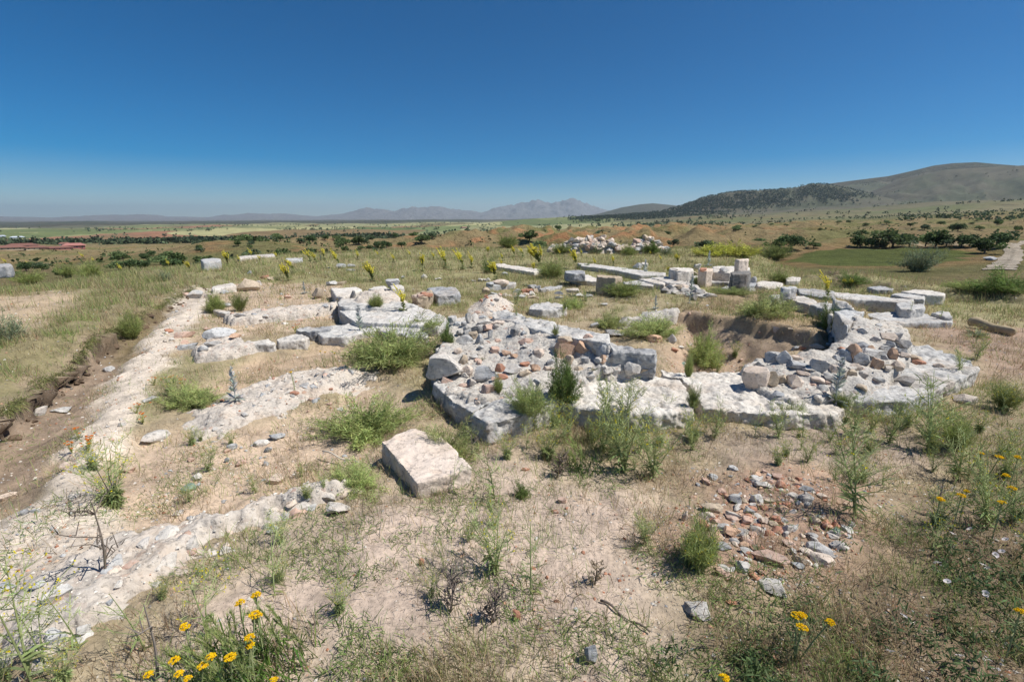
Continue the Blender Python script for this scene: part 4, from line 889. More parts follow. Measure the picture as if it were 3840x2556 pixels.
for ft, reg in zip(FT, ([(30,2400),(300,2160),(600,2020),(1000,1930),(1280,1845),(1320,1890),(1000,2000),(760,2100),(430,2330),(150,2500)], [(720,1590),(800,1520),(1050,1420),(1330,1380),(1400,1420),(1060,1530),(780,1610)], [(850,1212),(930,1192),(1060,1178),(1260,1162),(1262,1176),(1060,1204),(900,1220)])):
    scatter_small(26, reg, .06, None, None, ['pale', 'white', 'white', 'cream', 'grey', 'pink'], 'aac', .05, .15, 'stone', ft, 0, -.2)
# ---- heaps in the middle distance
rr = mound('rubble_ring', 'round ring of rubble masonry with brown and grey stones in the middle of the site', [(1802,1098,.05),(1830,1078,.2),(1900,1072,.2),(1960,1066,.3),(2010,1064,.3),(2026,1085,.2),(2020,1112,0),(1960,1118,0),(1900,1112,0),(1850,1108,0)], [(1830,1085,.28),(1900,1080,.25),(1990,1072,.42),(2010,1085,.35),(1950,1100,.2),(1860,1098,.2)], 'mortar_warm', w=.3, nz=.06, cat='rubble wall')
stones(rr, [(1808,1078,1840,1104,'tan'),(1826,1070,1850,1084,'grey'),(1830,1094,1868,1112,'pale'),(1850,1076,1906,1086,'cream'),(1926,1084,1958,1102,'grey'),(1952,1082,1978,1102,'brick'),(1974,1084,1996,1104,'brick'),(1984,1092,2010,1110,'white'),(1996,1082,2018,1102,'tan'),(2006,1072,2026,1096,'grey'),(1980,1066,2012,1084,'pale'),(1940,1098,1962,1114,'tan'),(1960,1098,1984,1110,'cream'),(1916,1098,1944,1112,'pink'),(1980,1106,2012,1120,'tan'),(1930,1108,1970,1120,'pale')])
mound('gravel_heap', 'cone of reddish gravel and brick crumbs behind the long tilted beam', [(1745,1172,0),(1770,1140,0),(1820,1112,.1),(1862,1098,.2),(1905,1108,.1),(1935,1140,0),(1925,1165,0),(1860,1195,0),(1790,1200,0)], [(1862,1106,.46),(1840,1125,.32),(1895,1130,.28),(1860,1150,.22),(1800,1165,.1)], 'mortar_warm', w=.5, nz=.05, cat='gravel heap')
scatter_small(46, [(1756,1172),(1800,1130),(1862,1104),(1915,1140),(1900,1175),(1820,1195)], .12, 'brick or stone crumb on the cone of reddish gravel', 'crumbs of the gravel cone', ['brick', 'pink', 'orange', 'pale', 'cream'], 'c', .05, .13, 'brick_crumb')
rm = mound('rubble_spread', 'low spread of pale rubble in front of the paving slabs', [(2466,1086,0),(2500,1066,.1),(2570,1062,.1),(2620,1068,.1),(2640,1090,0),(2680,1115,0),(2640,1120,0),(2560,1112,0),(2490,1108,0)], [(2520,1080,.16),(2580,1076,.2),(2610,1088,.14),(2560,1100,.1)], 'mortar', w=.35, nz=.06, cat='rubble')
stones(rm, [(2478,1082,2510,1100,'dark'),(2500,1068,2530,1084,'pale'),(2540,1064,2580,1080,'cream'),(2556,1080,2586,1098,'white'),(2520,1090,2548,1106,'white'),(2588,1070,2618,1086,'grey'),(2600,1086,2640,1104,'pale'),(2570,1098,2610,1112,'cream'),(2590,1104,2612,1130,'white'),(2640,1100,2684,1116,'white'),(2530,1074,2556,1090,'tan')])
# ---- long heap of field stones at the far edge
hp = mound('rubble_heap', 'earth core of the long heap of pale field stones at the far edge', [(2070,945,0),(2130,915,.4),(2260,900,.6),(2330,895,.7),(2420,905,.5),(2490,930,.2),(2500,948,0),(2330,952,0),(2150,952,0)], [(2110,930,.5),(2200,910,.85),(2290,897,1.1),(2380,900,1.05),(2440,912,.75),(2300,925,.7)], 'mortar_warm', w=.7, nz=.1, cat='stone heap', res=.12)
hpl = poly([(2075,943),(2495,946),(2500,949),(2060,949)], 0)
def heap_top(x, y): return surf(x, y)
lo, hi = P(2070, 946, 0), P(2500, 946, 0)
for k in range(285):
    px = 2068+432*random.random(); u = (px-2068)/432
    top = np.interp(u, [0, .12, .3, .5, .62, .8, 1], [926, 912, 903, 893, 895, 903, 936]); py = random.uniform(top+4, 946)
    p = at(px, py, f=surf); s = random.choice((.2, .25, .3, .38)); _ri[0] += 1
    o = link('field_stone', rock_data('ac'[k % 2], k, random.choice(['cream', 'cream', 'tan', 'pale', 'white', 'pink', 'grey'])))
    o.location = p+Vector((0, .05, .10)); o.scale = (s*1.2, s, s*.75); o.rotation_euler = (random.uniform(-.5, .5), random.uniform(-.5, .5), random.uniform(0, 6))
    tag(o, 'rough pale stone piled on the long heap at the far edge', 'stone', 'stones of the long heap')
# ---- wood
def tube(path, rad, sides=6):
    path = [np.array(p, float) for p in path]; n = len(path); V = []; Fq = []
    for i, p in enumerate(path):
        t = path[min(i+1, n-1)]-path[max(i-1, 0)]; t /= np.linalg.norm(t)+1e-9
        a = np.cross(t, (0, 0, 1) if abs(t[2]) < .9 else (1, 0, 0)); a /= np.linalg.norm(a); b = np.cross(t, a)
        r = rad[i] if hasattr(rad, '__len__') else rad
        for k in range(sides): V.append(p+r*(a*math.cos(k*2*PI/sides)+b*math.sin(k*2*PI/sides)))
    for i in range(n-1):
        for k in range(sides): Fq.append((i*sides+k, i*sides+(k+1) % sides, (i+1)*sides+(k+1) % sides, (i+1)*sides+k))
    return np.array(V), np.array(Fq)
def log_obj(name, label, a, b, ra, rb, col, cat, sides=10):
    a = np.array(a); b = np.array(b); path = [a+(b-a)*t+np.array((0, 0, .012*math.sin(t*9))) for t in np.linspace(0, 1, 14)]
    V, Q = tube([path[0]+(path[0]-path[1])*.01]+path+[path[-1]+(path[-1]-path[-2])*.01], [ra*.05]+list(np.linspace(ra, rb, 14))+[rb*.05], sides)
    V = V+ (fbm3(V*9, 3, 4)*ra*.25)[:, None]
    c = np.tile(np.array(col), (len(V), 1))*(1+.35*fbm3(V*np.array((3, 3, 30)), 3, 8))[:, None]
    return tag(link(name, mesh_np(name, V, Q, c, True, M['twig'])), label, cat)
a, b = P(3650, 1176, .2), P(3806, 1226, .12)
log_obj('wooden_beam', 'split weathered timber lying in the dry grass at right', (*a, hz(*a)+.10), (*b, hz(*b)+.06), .075, .06, (.42, .34, .22), 'timber')
a, b = P(2251, 2288), P(2436, 2399)
log_obj('dry_stick', 'thin dry dark stick on the bare sand above the grey flat stone', (*a, hz(*a)+.012), (*b, hz(*b)+.008), .006, .004, (.16, .13, .11), 'stick', 6)
a, b = P(1205, 1650, .1), P(1345, 1690, .1)
log_obj('dry_stick', 'bleached dry stick poking out under the feathery bush beside the pinkish block', (*a, hz(*a)+.07), (*b, hz(*b)+.05), .006, .004, (.5, .45, .38), 'stick', 6)
# ------------------------------------------------------------------ plants
class Acc:
    def __init__(s): s.V = []; s.F = []; s.C = []; s.n = 0
    def add(s, V, Fc, C):
        s.V.append(V); s.F.append(Fc+s.n); s.C.append(C if np.ndim(C) == 2 else np.tile(np.array(C, float), (len(V), 1))); s.n += len(V)
    def mesh(s, name, mat):
        return mesh_np(name, np.concatenate(s.V), np.concatenate(s.F), np.concatenate(s.C), False, M[mat])
def unit(v): return v/(np.linalg.norm(v, axis=-1, keepdims=True)+1e-9)
def blades(base, d, L, W, col, bend=.25, seg=2, tipcol=None):
    """tapered leaf blades; seg 1 is a plain triangle"""
    N = len(base); L = np.broadcast_to(L, N)[:, None]; W = np.broadcast_to(W, N)[:, None]; d = unit(d)
    sd = unit(np.cross(d, unit(RNG.normal(size=(N, 3))+np.array((0, 0, .3))))); dn = np.array((0, 0, -1.))
    bend = np.broadcast_to(bend, N)[:, None]
    col = np.broadcast_to(col, (N, 3)); tc = col if tipcol is None else np.broadcast_to(tipcol, (N, 3))
    tip = base+d*L+dn*L*bend
    if seg == 1:
        V = np.stack([base-sd*W/2, base+sd*W/2, tip], 1); C = np.stack([col, col, tc], 1); Fc = np.array([[0, 1, 2]])
    else:
        mid = base+d*L*.55+dn*L*bend*.25
        V = np.stack([base-sd*W*.35, base+sd*W*.35, mid-sd*W/2, mid+sd*W/2, tip], 1); C = np.stack([col, col, col, col, tc], 1)
        Fc = np.array([[0, 1, 3], [0, 3, 2], [2, 3, 4]])
    k = V.shape[1]; Fc = (Fc[None]+np.arange(N)[:, None, None]*k).reshape(-1, 3)
    return V.reshape(-1, 3), Fc, C.reshape(-1, 3)
def jit(c, n, v=.18, h=.06):
    c = np.array(c); return np.clip(c*(1+RNG.normal(size=(n, 1))*v)*(1+RNG.normal(size=(n, 3))*h), .005, 1)
def tri(Q): return np.concatenate([Q[:, [0, 1, 2]], Q[:, [0, 2, 3]]])
def add_tube(acc, path, rad, col, sides=4):
    V, Q = tube(path, rad, sides); acc.add(V, tri(Q), jit(col, len(V), .08, .03))
def blobs(acc, pts, r, col, n=5):      # little flowers: petals round each point
    pts = np.asarray(pts)
    if not len(pts): return
    b = np.repeat(pts, n, 0); d = unit(RNG.normal(size=b.shape)+np.array((0, 0, .35)))
    acc.add(*blades(b, d, r*RNG.uniform(.7, 1.2, len(b)), r*.9, jit(col, len(b), .1, .04), .05))

def make_bush(seed, col, n=9000, nb=80, fine=.006, flat=1.0, leafL=.075, low=.2):
    """fine-leaved bush, one unit wide"""
    st, lf = Acc(), Acc(); rg = np.random.default_rng(seed)
    az = rg.uniform(0, 2*PI, nb); el = np.arcsin(rg.uniform(low, 1, nb)); ln = .5*rg.uniform(.62, 1.12, nb)*(1+.25*np.sin(az*2+seed)+.15*np.sin(az*3+seed*2))
    D = np.stack([np.cos(az)*np.cos(el), np.sin(az)*np.cos(el), np.sin(el)*1.15*flat], 1)
    for k in range(nb):
        s0 = np.array((rg.normal()*.06, rg.normal()*.06, 0)); e = s0+D[k]*ln[k]
        add_tube(st, [s0, s0*.5+e*.5+np.array((0, 0, .02)), e], [.006, .004, .0015], (.20, .22, .09), 3)
    k = rg.integers(0, nb, n); t = rg.uniform(.22, 1.02, n)**.8
    base = D[k]*ln[k][:, None]*t[:, None]+rg.normal(size=(n, 3))*.028+np.array((0, 0, .012)); base[:, 2] = np.abs(base[:, 2])
    d = unit(D[k]*.8+rg.normal(size=(n, 3))*.75+np.array((0, 0, .35)))
    c = np.array(col)*(1+.22*rg.normal(size=(nb, 1)))[k]*(1+.16*rg.normal(size=(n, 1)))*(1+.05*rg.normal(size=(n, 3)))
    dry = rg.random(n) < .07; c[dry] = (.33, .28, .14)
    lf.add(*blades(base, d, leafL*rg.uniform(.5, 1.25, n), fine, np.clip(c, .01, 1), .12))
    r = empty('bush', (0, 0, 0)); link('stems', st.mesh('bush_stems', 'twig'), r); link('foliage', lf.mesh('bush_foliage', 'leaf'), r); return r
BRIGHT = (.37, .43, .16)
BUSH = {'bright': [make_bush(1, BRIGHT), make_bush(2, (.35, .42, .15)), make_bush(3, (.38, .42, .17))],
        'dark': [make_bush(4, (.18, .26, .075), fine=.008), make_bush(5, (.19, .27, .08), 5500, fine=.008)],
        'tuft': [make_bush(6, (.29, .34, .11), 4200, 120, .007, 1.5, .16, .45), make_bush(7, (.28, .33, .11), 4200, 120, .007, 1.3, .18, .4)],
        'yellow': [make_bush(9, (.46, .47, .10), 6000, 90, .010, 1.0, .10, .3)],
        'grey': [make_bush(8, (.22, .26, .16), 4500, 60, .009)]}
USED = set()
def place(proto, loc, sc, label, cat, name=None, group=None, rz=None):
    o = proto if proto.name not in USED else copy_tree(proto); USED.add(o.name); USED.add(proto.name)
    o.location = loc; o.scale = sc if hasattr(sc, '__len__') else (sc,)*3; o.rotation_euler = (0, 0, random.uniform(0, 6.3) if rz is None else rz)
    if name: o.name = name
    for k in ('label', 'category', 'group'):
        if k in o: del o[k]
    return tag(o, label, cat, group)
ON = ('platform', 'mortar', 'footing slab', 'white block')
def bush(kind, px0, py0, px1, py1, label, i=0, name='bush', cat='bush', sink=0):
    """a bush filling a picture box"""
    fs = surf if any(q in label for q in ON) else msurf
    p = at((px0+px1)/2, py1-(py1-py0)*.12, f=fs); d = depth(p); w = (px1-px0)/F*d; th = math.atan2(CAMZ-p.z, math.hypot(p.x, p.y))
    e = (py1-py0)/F*d; h = max((e-.55*w*math.sin(th))/math.cos(th), .3*w)
    a = math.atan2(p.x, p.y); q = Vector((p.x+math.sin(a)*w*.25, p.y+math.cos(a)*w*.25, 0)); q.z = fs(q.x, q.y)-.01-sink
    return place(BUSH[kind][i % len(BUSH[kind])], q, (w*1.25, w*1.15, h*1.9), label, cat, name)
for k, (kd, *bx, lab) in enumerate([
 ('bright', 1315, 1215, 1640, 1412, 'largest bright green feathery bush, beside the left mortar mass'),
 ('bright', 1215, 1495, 1535, 1685, 'bright green feathery bush just behind the pinkish block'),
 ('bright', 1560, 1530, 1785, 1700, 'yellow-green feathery bush between the pinkish block and the footing slab'),
 ('bright', 612, 1430, 825, 1542, 'low bright bush beside the silver thistle'),
 ('dark', 2048, 1396, 2170, 1556, 'dense dark green bush growing against the widest footing slab'),
 ('dark', 1648, 1210, 1704, 1294, 'small dark green bush at the back corner of the left mortar mass'),
 ('bright', 2325, 1180, 2560, 1282, 'broad green bush at the back of the apse floor'),
 ('bright', 2560, 1255, 2715, 1395, 'loose green bush on the floor of the apse'),
 ('bright', 2765, 1105, 2975, 1205, 'green bush on the rim of the apse near its curved wall'),
 ('bright', 1910, 1495, 2060, 1640, 'green bush with yellow flowers in front of the long footing slab'),
 ('bright', 1215, 1715, 1445, 1850, 'low sprawling bush left of the pinkish block'),
 ('bright', 2225, 1180, 2330, 1240, 'small green bush left of the broad apse bush'),
 ('tuft', 2535, 2010, 2695, 2165, 'small flowering green tuft left of the broken rubble'),
 ('dark', 1803, 978, 1862, 1032, 'dark green round tuft behind three white stones'),
 ('tuft', 2005, 1005, 2125, 1052, 'green tuft between the two white kerb slabs'),
 ('tuft', 2265, 1068, 2400, 1120, 'fresh green grass clump in mid distance before the rubble spread'),
 ('grey', 3375, 940, 3490, 1030, 'grey-green spiny bush on the far right bank'),
 ('dark', 3640, 1035, 3850, 1125, 'dark green bush at the right border on the excavation bank'),
 ('dark', 3070, 1165, 3150, 1262, 'dark grassy bush hanging in the shaded bend of the apse'),
 ('grey', 2200, 922, 2260, 956, 'left bush in front of the long heap of field stones', ),
 ('dark', 2405, 915, 2475, 958, 'large dark bush at the right end of the stone heap'),
 ('grey', 2478, 928, 2530, 962, 'right-hand grey bush beyond the end of the stone heap'),
 ('tuft', 2060, 934, 2140, 956, 'tall grass clump at the left end of the stone heap'),
 ('tuft', 2320, 935, 2390, 962, 'green clump in the middle front of the stone heap'),
 ('dark', 2175, 990, 2215, 1012, 'dark clump at the foot of the middle mullein'),
 ('dark', 2310, 1010, 2380, 1032, 'dark weeds inside the brown-fronted block'),
 ('tuft', 225, 1012, 290, 1046, 'dark green grass tussock on the left bank'),
 ('tuft', 300, 1006, 390, 1052, 'wide green grass tussock on the left bank'),
 ('grey', -60, 1180, 90, 1300, 'grey-leaved weed at the left border on the bank'),
 ('grey', 590, 1020, 640, 1060, 'silvery weed at the end of the trench bank'),
 ('tuft', 60, 1040, 165, 1072, 'flat yellow-green patch of herb on the left bank path'),
 ('tuft', 1870, 900, 1940, 935, 'grassy clump among mulleins at the far edge'),
 ('bright', 1540, 1190, 1600, 1216, 'small weed on the grey platform slab'),
 ('bright', 1590, 1205, 1650, 1245, 'light weed at the right end of the platform'),
 ('tuft', 1375, 1120, 1445, 1155, 'dry tuft on the soil heap of the platform'),
 ('bright', 2070, 1225, 2095, 1262, 'tiny upright weed on the mortar of the left mass'),
 ('tuft', 1845, 1440, 1890, 1490, 'small green tuft under the rounded blue-grey boulder'),
 ('tuft', 2110, 1400, 2150, 1460, 'thin tuft on the mortar left of the dark dense bush'),
 ('dark', 1930, 1810, 1985, 1880, 'short dense green weed right of the pinkish block'),
 ('tuft', 3120, 1480, 3190, 1530, 'small herb patch on the low mortar of the right mass'),
 ('tuft', 2560, 1360, 2600, 1420, 'dry tuft between the two front footing slabs'),
 ('tuft', 2575, 1470, 2620, 1540, 'brown grass tuft in the joint of the footing slabs'),
 ('dark', 3150, 1040, 3240, 1080, 'green bush behind the outer slabs at right'),
 ('tuft', 2880, 1030, 2960, 1062, 'green grass clump behind the white slab in mid distance'),
 ('tuft', 455, 1215, 540, 1285, 'green grass clump at the inner end of the trench'),
 ('tuft', 770, 1125, 850, 1185, 'green grass clump around the grey-white stone'),
 ('tuft', 870, 1125, 930, 1175, 'fresh green grass clump right of the grey-white stone'),
 ('dark', 2560, 1040, 2640, 1066, 'dark green patch beside the grey paving slab'),
 ('bright', 2690, 1070, 2800, 1110, 'green weeds around the pale grey slab in the grass'),
 ('bright', 2090, 1120, 2200, 1160, 'yellow-flecked weeds right of the flat grey-white boulder'),
 ('bright', 2290, 1170, 2360, 1210, 'green weeds left of the white mortar ledge'),
 ('yellow', 2590, 932, 2730, 968, 'yellow-green flowering band on the plateau edge, left part'),
 ('yellow', 2700, 930, 2850, 970, 'yellow-green flowering band on the plateau edge, right part'),
 ('tuft', 2840, 938, 2960, 985, 'green weeds at the plateau edge right of the flowering band'),
 ('bright', 3560, 1060, 3660, 1100, 'green weed on the broken far bank at right'),
 ]): bush(kd, *bx, lab, k, sink=.02)

def rise(px, py, h):                   # the ground point under something seen at a picture point h above it
    z = 0
    for _ in range(8):
        p = P(px, py, z+h); z = surf(float(p[0]), float(p[1]))
    return Vector((float(p[0]), float(p[1]), z))
def standing(px, pb, pt, f=msurf):     # foot and height of an upright thing
    p = at(px, pb, f=f); d = depth(p); return p, (pb-pt)/F*d/max(.6, math.cos(math.atan2(CAMZ-p.z, math.hypot(p.x, p.y))))

# ---- mulleins
def make_mullein(seed, ns, dense=1.0):
    rg = np.random.default_rng(seed); st, lf, fl = Acc(), Acc(), Acc()
    n = 16; a = rg.uniform(0, 2*PI, n); d = np.stack([np.cos(a), np.sin(a), rg.uniform(.25, 1.1, n)], 1)
    lf.add(*blades(np.zeros((n, 3))+np.array((0, 0, .02)), d, rg.uniform(.16, .28, n), .075, jit((.20, .23, .11), n), .3))
    for s in range(ns):
        a = rg.uniform(0, 2*PI); sp = rg.uniform(.08, .30)*(s > 0); t0 = rg.uniform(.15, .4) if s else 0; h = 1-rg.uniform(0, .35)*(s > 0)
        p = [np.array((sp*math.cos(a)*q**.6, sp*math.sin(a)*q**.6, t0+(h-t0)*q)) for q in np.linspace(0, 1, 6)]
        if s: p[0] = np.array((0, 0, t0))
        add_tube(st, p, [.012, .010, .008, .007, .005, .003], (.33, .36, .16), 4)
        m = int(30*dense); q = rg.uniform(.05 if not s else .0, .5, m); pp = np.array([np.array(p[0])+(np.array(p[-1])-p[0])*x for x in q]); aa = rg.uniform(0, 2*PI, m)
        lf.add(*blades(pp, np.stack([np.cos(aa), np.sin(aa), rg.uniform(.3, 1, m)], 1), .10*(1-q)+.03, .04, jit((.22, .25, .10), m), .2))
        m = int(46*dense); q = rg.uniform(.36, 1, m); ii = q*5; k = ii.astype(int).clip(0, 4); pa = np.array(p)
        pp = pa[k]+(pa[k+1]-pa[k])*(ii-k)[:, None]+rg.normal(size=(m, 3))*.018*(1.2-q)[:, None]
        blobs(fl, pp, .034, (.86, .78, .14), 4)
        for b in range(5):             # short side spikes
            q0 = rg.uniform(.42, .65); b0 = pa[int(q0*5)]; aa = rg.uniform(0, 2*PI); e = b0+np.array((math.cos(aa)*.16, math.sin(aa)*.16, rg.uniform(.14, .30)))
            add_tube(st, [b0, (b0+e)/2, e], [.006, .005, .002], (.2, .22, .1), 3)
            blobs(fl, b0+(e-b0)*rg.uniform(.15, 1, (13, 1))+rg.normal(size=(13, 3))*.008, .030, (.86, .78, .14), 4)
    for acc in (st, lf, fl):
        for V_ in acc.V: V_[:, 0] -= .34*np.maximum(V_[:, 2], 0)**2; V_[:, 2] *= .95
    r = empty('mullein', (0, 0, 0)); link('stem', st.mesh('mullein_stem', 'twig'), r); link('leaves', lf.mesh('mullein_leaves', 'leaf'), r); link('flower_spike', fl.mesh('mullein_flowers', 'petal'), r); return r
MUL = [make_mullein(21, 5), make_mullein(22, 2), make_mullein(23, 3), make_mullein(24, 7)]
FARM = 'small yellow-flowered mullein in the tall grass along the far edge of the plateau'
for px, pb, pt, i, lab in [
 (1514,1168,1078,1,'mullein with two yellow spikes growing on the grey platform slab'),
 (3104,1124,1022,1,'tall single mullein behind the curved apse wall, few flowers on top'),
 (1398,1056,983,3,'candelabra mullein with dark leaves beyond the white platform block'),
 (1080,1054,992,3,'bushy dark-leaved mullein beyond the red and buff stones'),
 (853,992,944,3,'wide leaning mullein clump beside the grey block at the far edge'),
 (717,1018,980,0,'mullein at the end of the trench bank near the grey block'),
 (1582,1018,956,0,'dense mullein in the open grass behind the rounded column block'),
 (1670,1008,938,2,'mullein standing between the open grass mullein and the dark tuft'),
 (1274,1006,938,2,'mullein leaning left by the dark far stone'),
 (1860,1052,985,0,'mullein in front of the far end of the long white kerb slab'),
 (2022,995,925,3,'biggest cluster of yellow mullein behind the long white kerb slab'),
 (2000,1020,980,0,'mullein touching the long white kerb slab midway'),
 (2165,1008,936,0,'mullein at the left end of the long grey paving row'),
 (2503,1028,998,0,'short mullein at the left end of the dressed white block'),
 (2300,1000,958,2,'mullein behind the long grey paving row'),
 (2540,985,952,3,'pale yellow mullein behind the dressed white block'),
 (456,1022,985,1,'mullein on the grassy left bank'),
 (633,1002,970,1,'thin mullein on the bank left of the grey block'),
 (3163,1074,1042,2,'left of two short mulleins behind the outer slabs'),
 (3192,1076,1046,2,'right of two short mulleins behind the outer slabs'),
 (1104,1025,968,2,'mullein right of the bushy dark-leaved one'),
 (2438,960,940,2,None),(2480,985,955,1,None),(2180,960,935,1,None),(1735,1012,942,2,None),(1768,1005,950,1,None),(1830,955,925,0,None),(1885,980,955,2,None),(1928,965,920,2,None),(1962,962,925,2,None),(1040,972,942,2,None),(945,965,935,1,None),(975,980,955,2,None),(1165,980,928,2,None),(1218,975,925,0,None),(1185,985,938,1,None),(1477,985,952,1,None),(1627,975,940,1,None),(1340,975,940,1,None),(315,972,948,1,None),(25,992,965,1,None),(108,1002,978,1,None),(350,985,962,1,None),(2045,1018,998,1,None),(1880,1000,965,1,None),(1420,965,940,1,None),(1540,965,935,1,None),(2100,960,930,1,None),(2230,1000,965,1,None),(900,985,955,1,None)]:
    p, h = standing(px, pb, pt, surf if lab and 'platform' in lab else msurf); h *= random.uniform(.85, 1.15); o = place(MUL[i], p, (h*random.uniform(.8, 1.3), h*random.uniform(.8, 1.3), h*1.1), lab or FARM, 'wildflower', 'mullein', None if lab else 'mulleins along the far edge'); o.rotation_euler = (random.uniform(-.12, .12), random.uniform(-.15, .2), random.uniform(-.7, .7))
# ---- rosettes of broad leaves
def make_rosette(seed, col, n=22, up=.7, wd=.2):
    rg = np.random.default_rng(seed); lf = Acc(); a = np.arange(n)*2.4; d = np.stack([np.cos(a), np.sin(a), up*rg.uniform(.3, 1.5, n)], 1)
    lf.add(*blades(np.zeros((n, 3)), d, .5*rg.uniform(.7, 1.1, n), wd*.5, jit(col, n, .12), .18))
    return link('leaf_rosette', lf.mesh('rosette_leaves', 'leaf'))
ROS = [make_rosette(31, (.27, .30, .16)), make_rosette(32, (.24, .27, .15), 9, 1.2, .22), make_rosette(33, (.3, .32, .2), 16, 1.0, .12)]
for px, pb, w, i, lab in [(3660,1262,110,0,'olive rosette of wavy leaves at the outer edge of the right mortar mass'),(2840,2066,95,1,'grey-leaved rosette among the broken rubble'),(2225,1408,48,2,'pale yellow rosette under the front stones of the left mortar mass'),(1810,1350,34,2,'little rosette beside the round pitted stone'),(1970,1074,46,0,'rosette on top of the ring of rubble'),(3290,1180,0,0,None),(2145,1112,60,2,'rosette by the arched pale stone'),(2590,985,46,0,'silvery rosette behind the dressed white block'),(2740,2110,44,1,'dark upright leaves at the foot of the pink brick'),(2350,2330,40,1,'small grey leaved seedling on the sand')]:
    if not w: continue
    p = at(px, pb); s = w/F*depth(p); place(ROS[i], p, (s, s, s*.9), lab, 'plant', 'leaf_rosette')
# ---- silver thistles
def make_thistle(seed):
    rg = np.random.default_rng(seed); lf, st = Acc(), Acc(); n = 30; a = rg.uniform(0, 2*PI, n)
    lf.add(*blades(np.zeros((n, 3))+np.array((0, 0, .03)), np.stack([np.cos(a), np.sin(a), rg.uniform(.15, 1.0, n)], 1), rg.uniform(.22, .42, n), .06, jit((.50, .53, .50), n, .1), .2))
    add_tube(st, [(0, 0, 0), (.01, 0, .5), (.0, .01, 1)], [.02, .018, .008], (.48, .5, .47), 5)
    n = 60; q = rg.uniform(.2, 1, n); a = rg.uniform(0, 2*PI, n)
    lf.add(*blades(np.stack([0*q, 0*q, q], 1), np.stack([np.cos(a), np.sin(a), rg.uniform(.5, 1.6, n)], 1), .24*(1.15-q)+.03, .05, jit((.52, .55, .52), n, .1), .05))
    n = 160; q = rg.uniform(.0, 1, n); a = rg.uniform(0, 2*PI, n)
    lf.add(*blades(np.stack([np.cos(a)*.1*(1-q), np.sin(a)*.1*(1-q), q], 1), rg.normal(size=(n, 3)), .06, .008, (.6, .62, .58), 0, 1))
    r = empty('silver_thistle', (0, 0, 0)); link('stem', st.mesh('thistle_stem', 'twig'), r); link('leaves', lf.mesh('thistle_leaves', 'leaf'), r); return r
TH = make_thistle(41)
for px, pb, pt, lab in [(884,1500,1378,'silver-white spiny thistle standing on the middle footing'),(1142,1102,1056,'small silver thistle left of the rounded tan boulder'),(3130,1512,1345,'silvery thistle leaning on the front of the right mortar mass'),(2590,1112,1030,'thin grey thistle in front of the pale rubble spread'),(2656,1000,942,'thin grey thistle beside the red tile block'),(2417,1040,975,'thin grey thistle before the split stone'),(2457,1160,1108,'dry brown thistle stalk on bare ground behind the apse'),(1203,975,955,'dark thistle stalk among the far left mulleins'),(2585,1138,1110,'low silver thistle under the pale rubble'),(1352,1262,1148,'grey-green spiny thistle at the left of the biggest bush')]:
    p, h = standing(px, pb, pt); place(TH, p, (h, h, h), lab, 'thistle', 'silver_thistle')
# ---- tall wispy mustard
def make_mustard(seed, nst=4, br=9, fl=26, spread=.35, bushy=0):
    rg = np.random.default_rng(seed); st, lf, fw = Acc(), Acc(), Acc()
    for s in range(nst):
        a = rg.uniform(0, 2*PI); sp = spread*rg.uniform(.2, 1); h = rg.uniform(.75, 1)
        p = [np.array((sp*math.cos(a)*q**1.3, sp*math.sin(a)*q**1.3, h*q)) for q in np.linspace(0, 1, 6)]; pa = np.array(p)
        add_tube(st, p, [.008, .0075, .006, .0045, .0035, .002], (.38, .44, .19), 4)
        for b in range(br):
            q0 = rg.uniform(.12, .9); k = int(q0*5); b0 = pa[k]+(pa[min(k+1, 5)]-pa[k])*(q0*5-k); aa = rg.uniform(0, 2*PI); L = (.42-.28*q0)*rg.uniform(.5, 1.15)
            e = b0+np.array((math.cos(aa)*.75, math.sin(aa)*.75, .65))*L
            add_tube(st, [b0, b0*.5+e*.5-np.array((0, 0, .015)), e], [.0045, .0035, .0015], (.40, .46, .21), 3)
            for c in range(3):
                t = rg.uniform(.3, .9); c0 = b0+(e-b0)*t; ca = aa+rg.normal()*.9; ce = c0+np.array((math.cos(ca), math.sin(ca), .6))*L*.45
                add_tube(st, [c0, ce], [.0028, .0012], (.40, .46, .21), 3)
                if rg.random() < fl/40: blobs(fw, ce+rg.normal(size=(2, 3))*.008, .010, (.78, .68, .03), 4)
            if rg.random() < fl/30: blobs(fw, e+rg.normal(size=(3, 3))*.010, .011, (.78, .68, .03), 4)
            n = 6; t = rg.uniform(0, 1, (n, 1)); lf.add(*blades(b0+(e-b0)*t, rg.normal(size=(n, 3))+np.array((0, 0, .5)), .07, .006, jit((.38, .44, .19), n), .15))
        n = 10+bushy; q = rg.uniform(0, .45, n); lf.add(*blades(pa[0]+(pa[3]-pa[0])*q[:, None], rg.normal(size=(n, 3))*np.array((1, 1, .4))+np.array((0, 0, .4)), .14, .02, jit((.33, .39, .17), n), .3))
    if not fw.V: blobs(fw, [p[-1]], .012, (.78, .68, .03), 4)
    r = empty('wild_mustard', (0, 0, 0)); link('stem', st.mesh('mustard_stem', 'leaf'), r); link('leaves', lf.mesh('mustard_leaves', 'leaf'), r); link('blossoms', fw.mesh('mustard_flowers', 'petal'), r); return r
MUS = [make_mustard(51, 3, 12, 3), make_mustard(52, 6, 9, 5, .5), make_mustard(53, 2, 7, 26, .15), make_mustard(54, 1, 6, 4, .25), make_mustard(55, 9, 6, 14, .5, 30)]
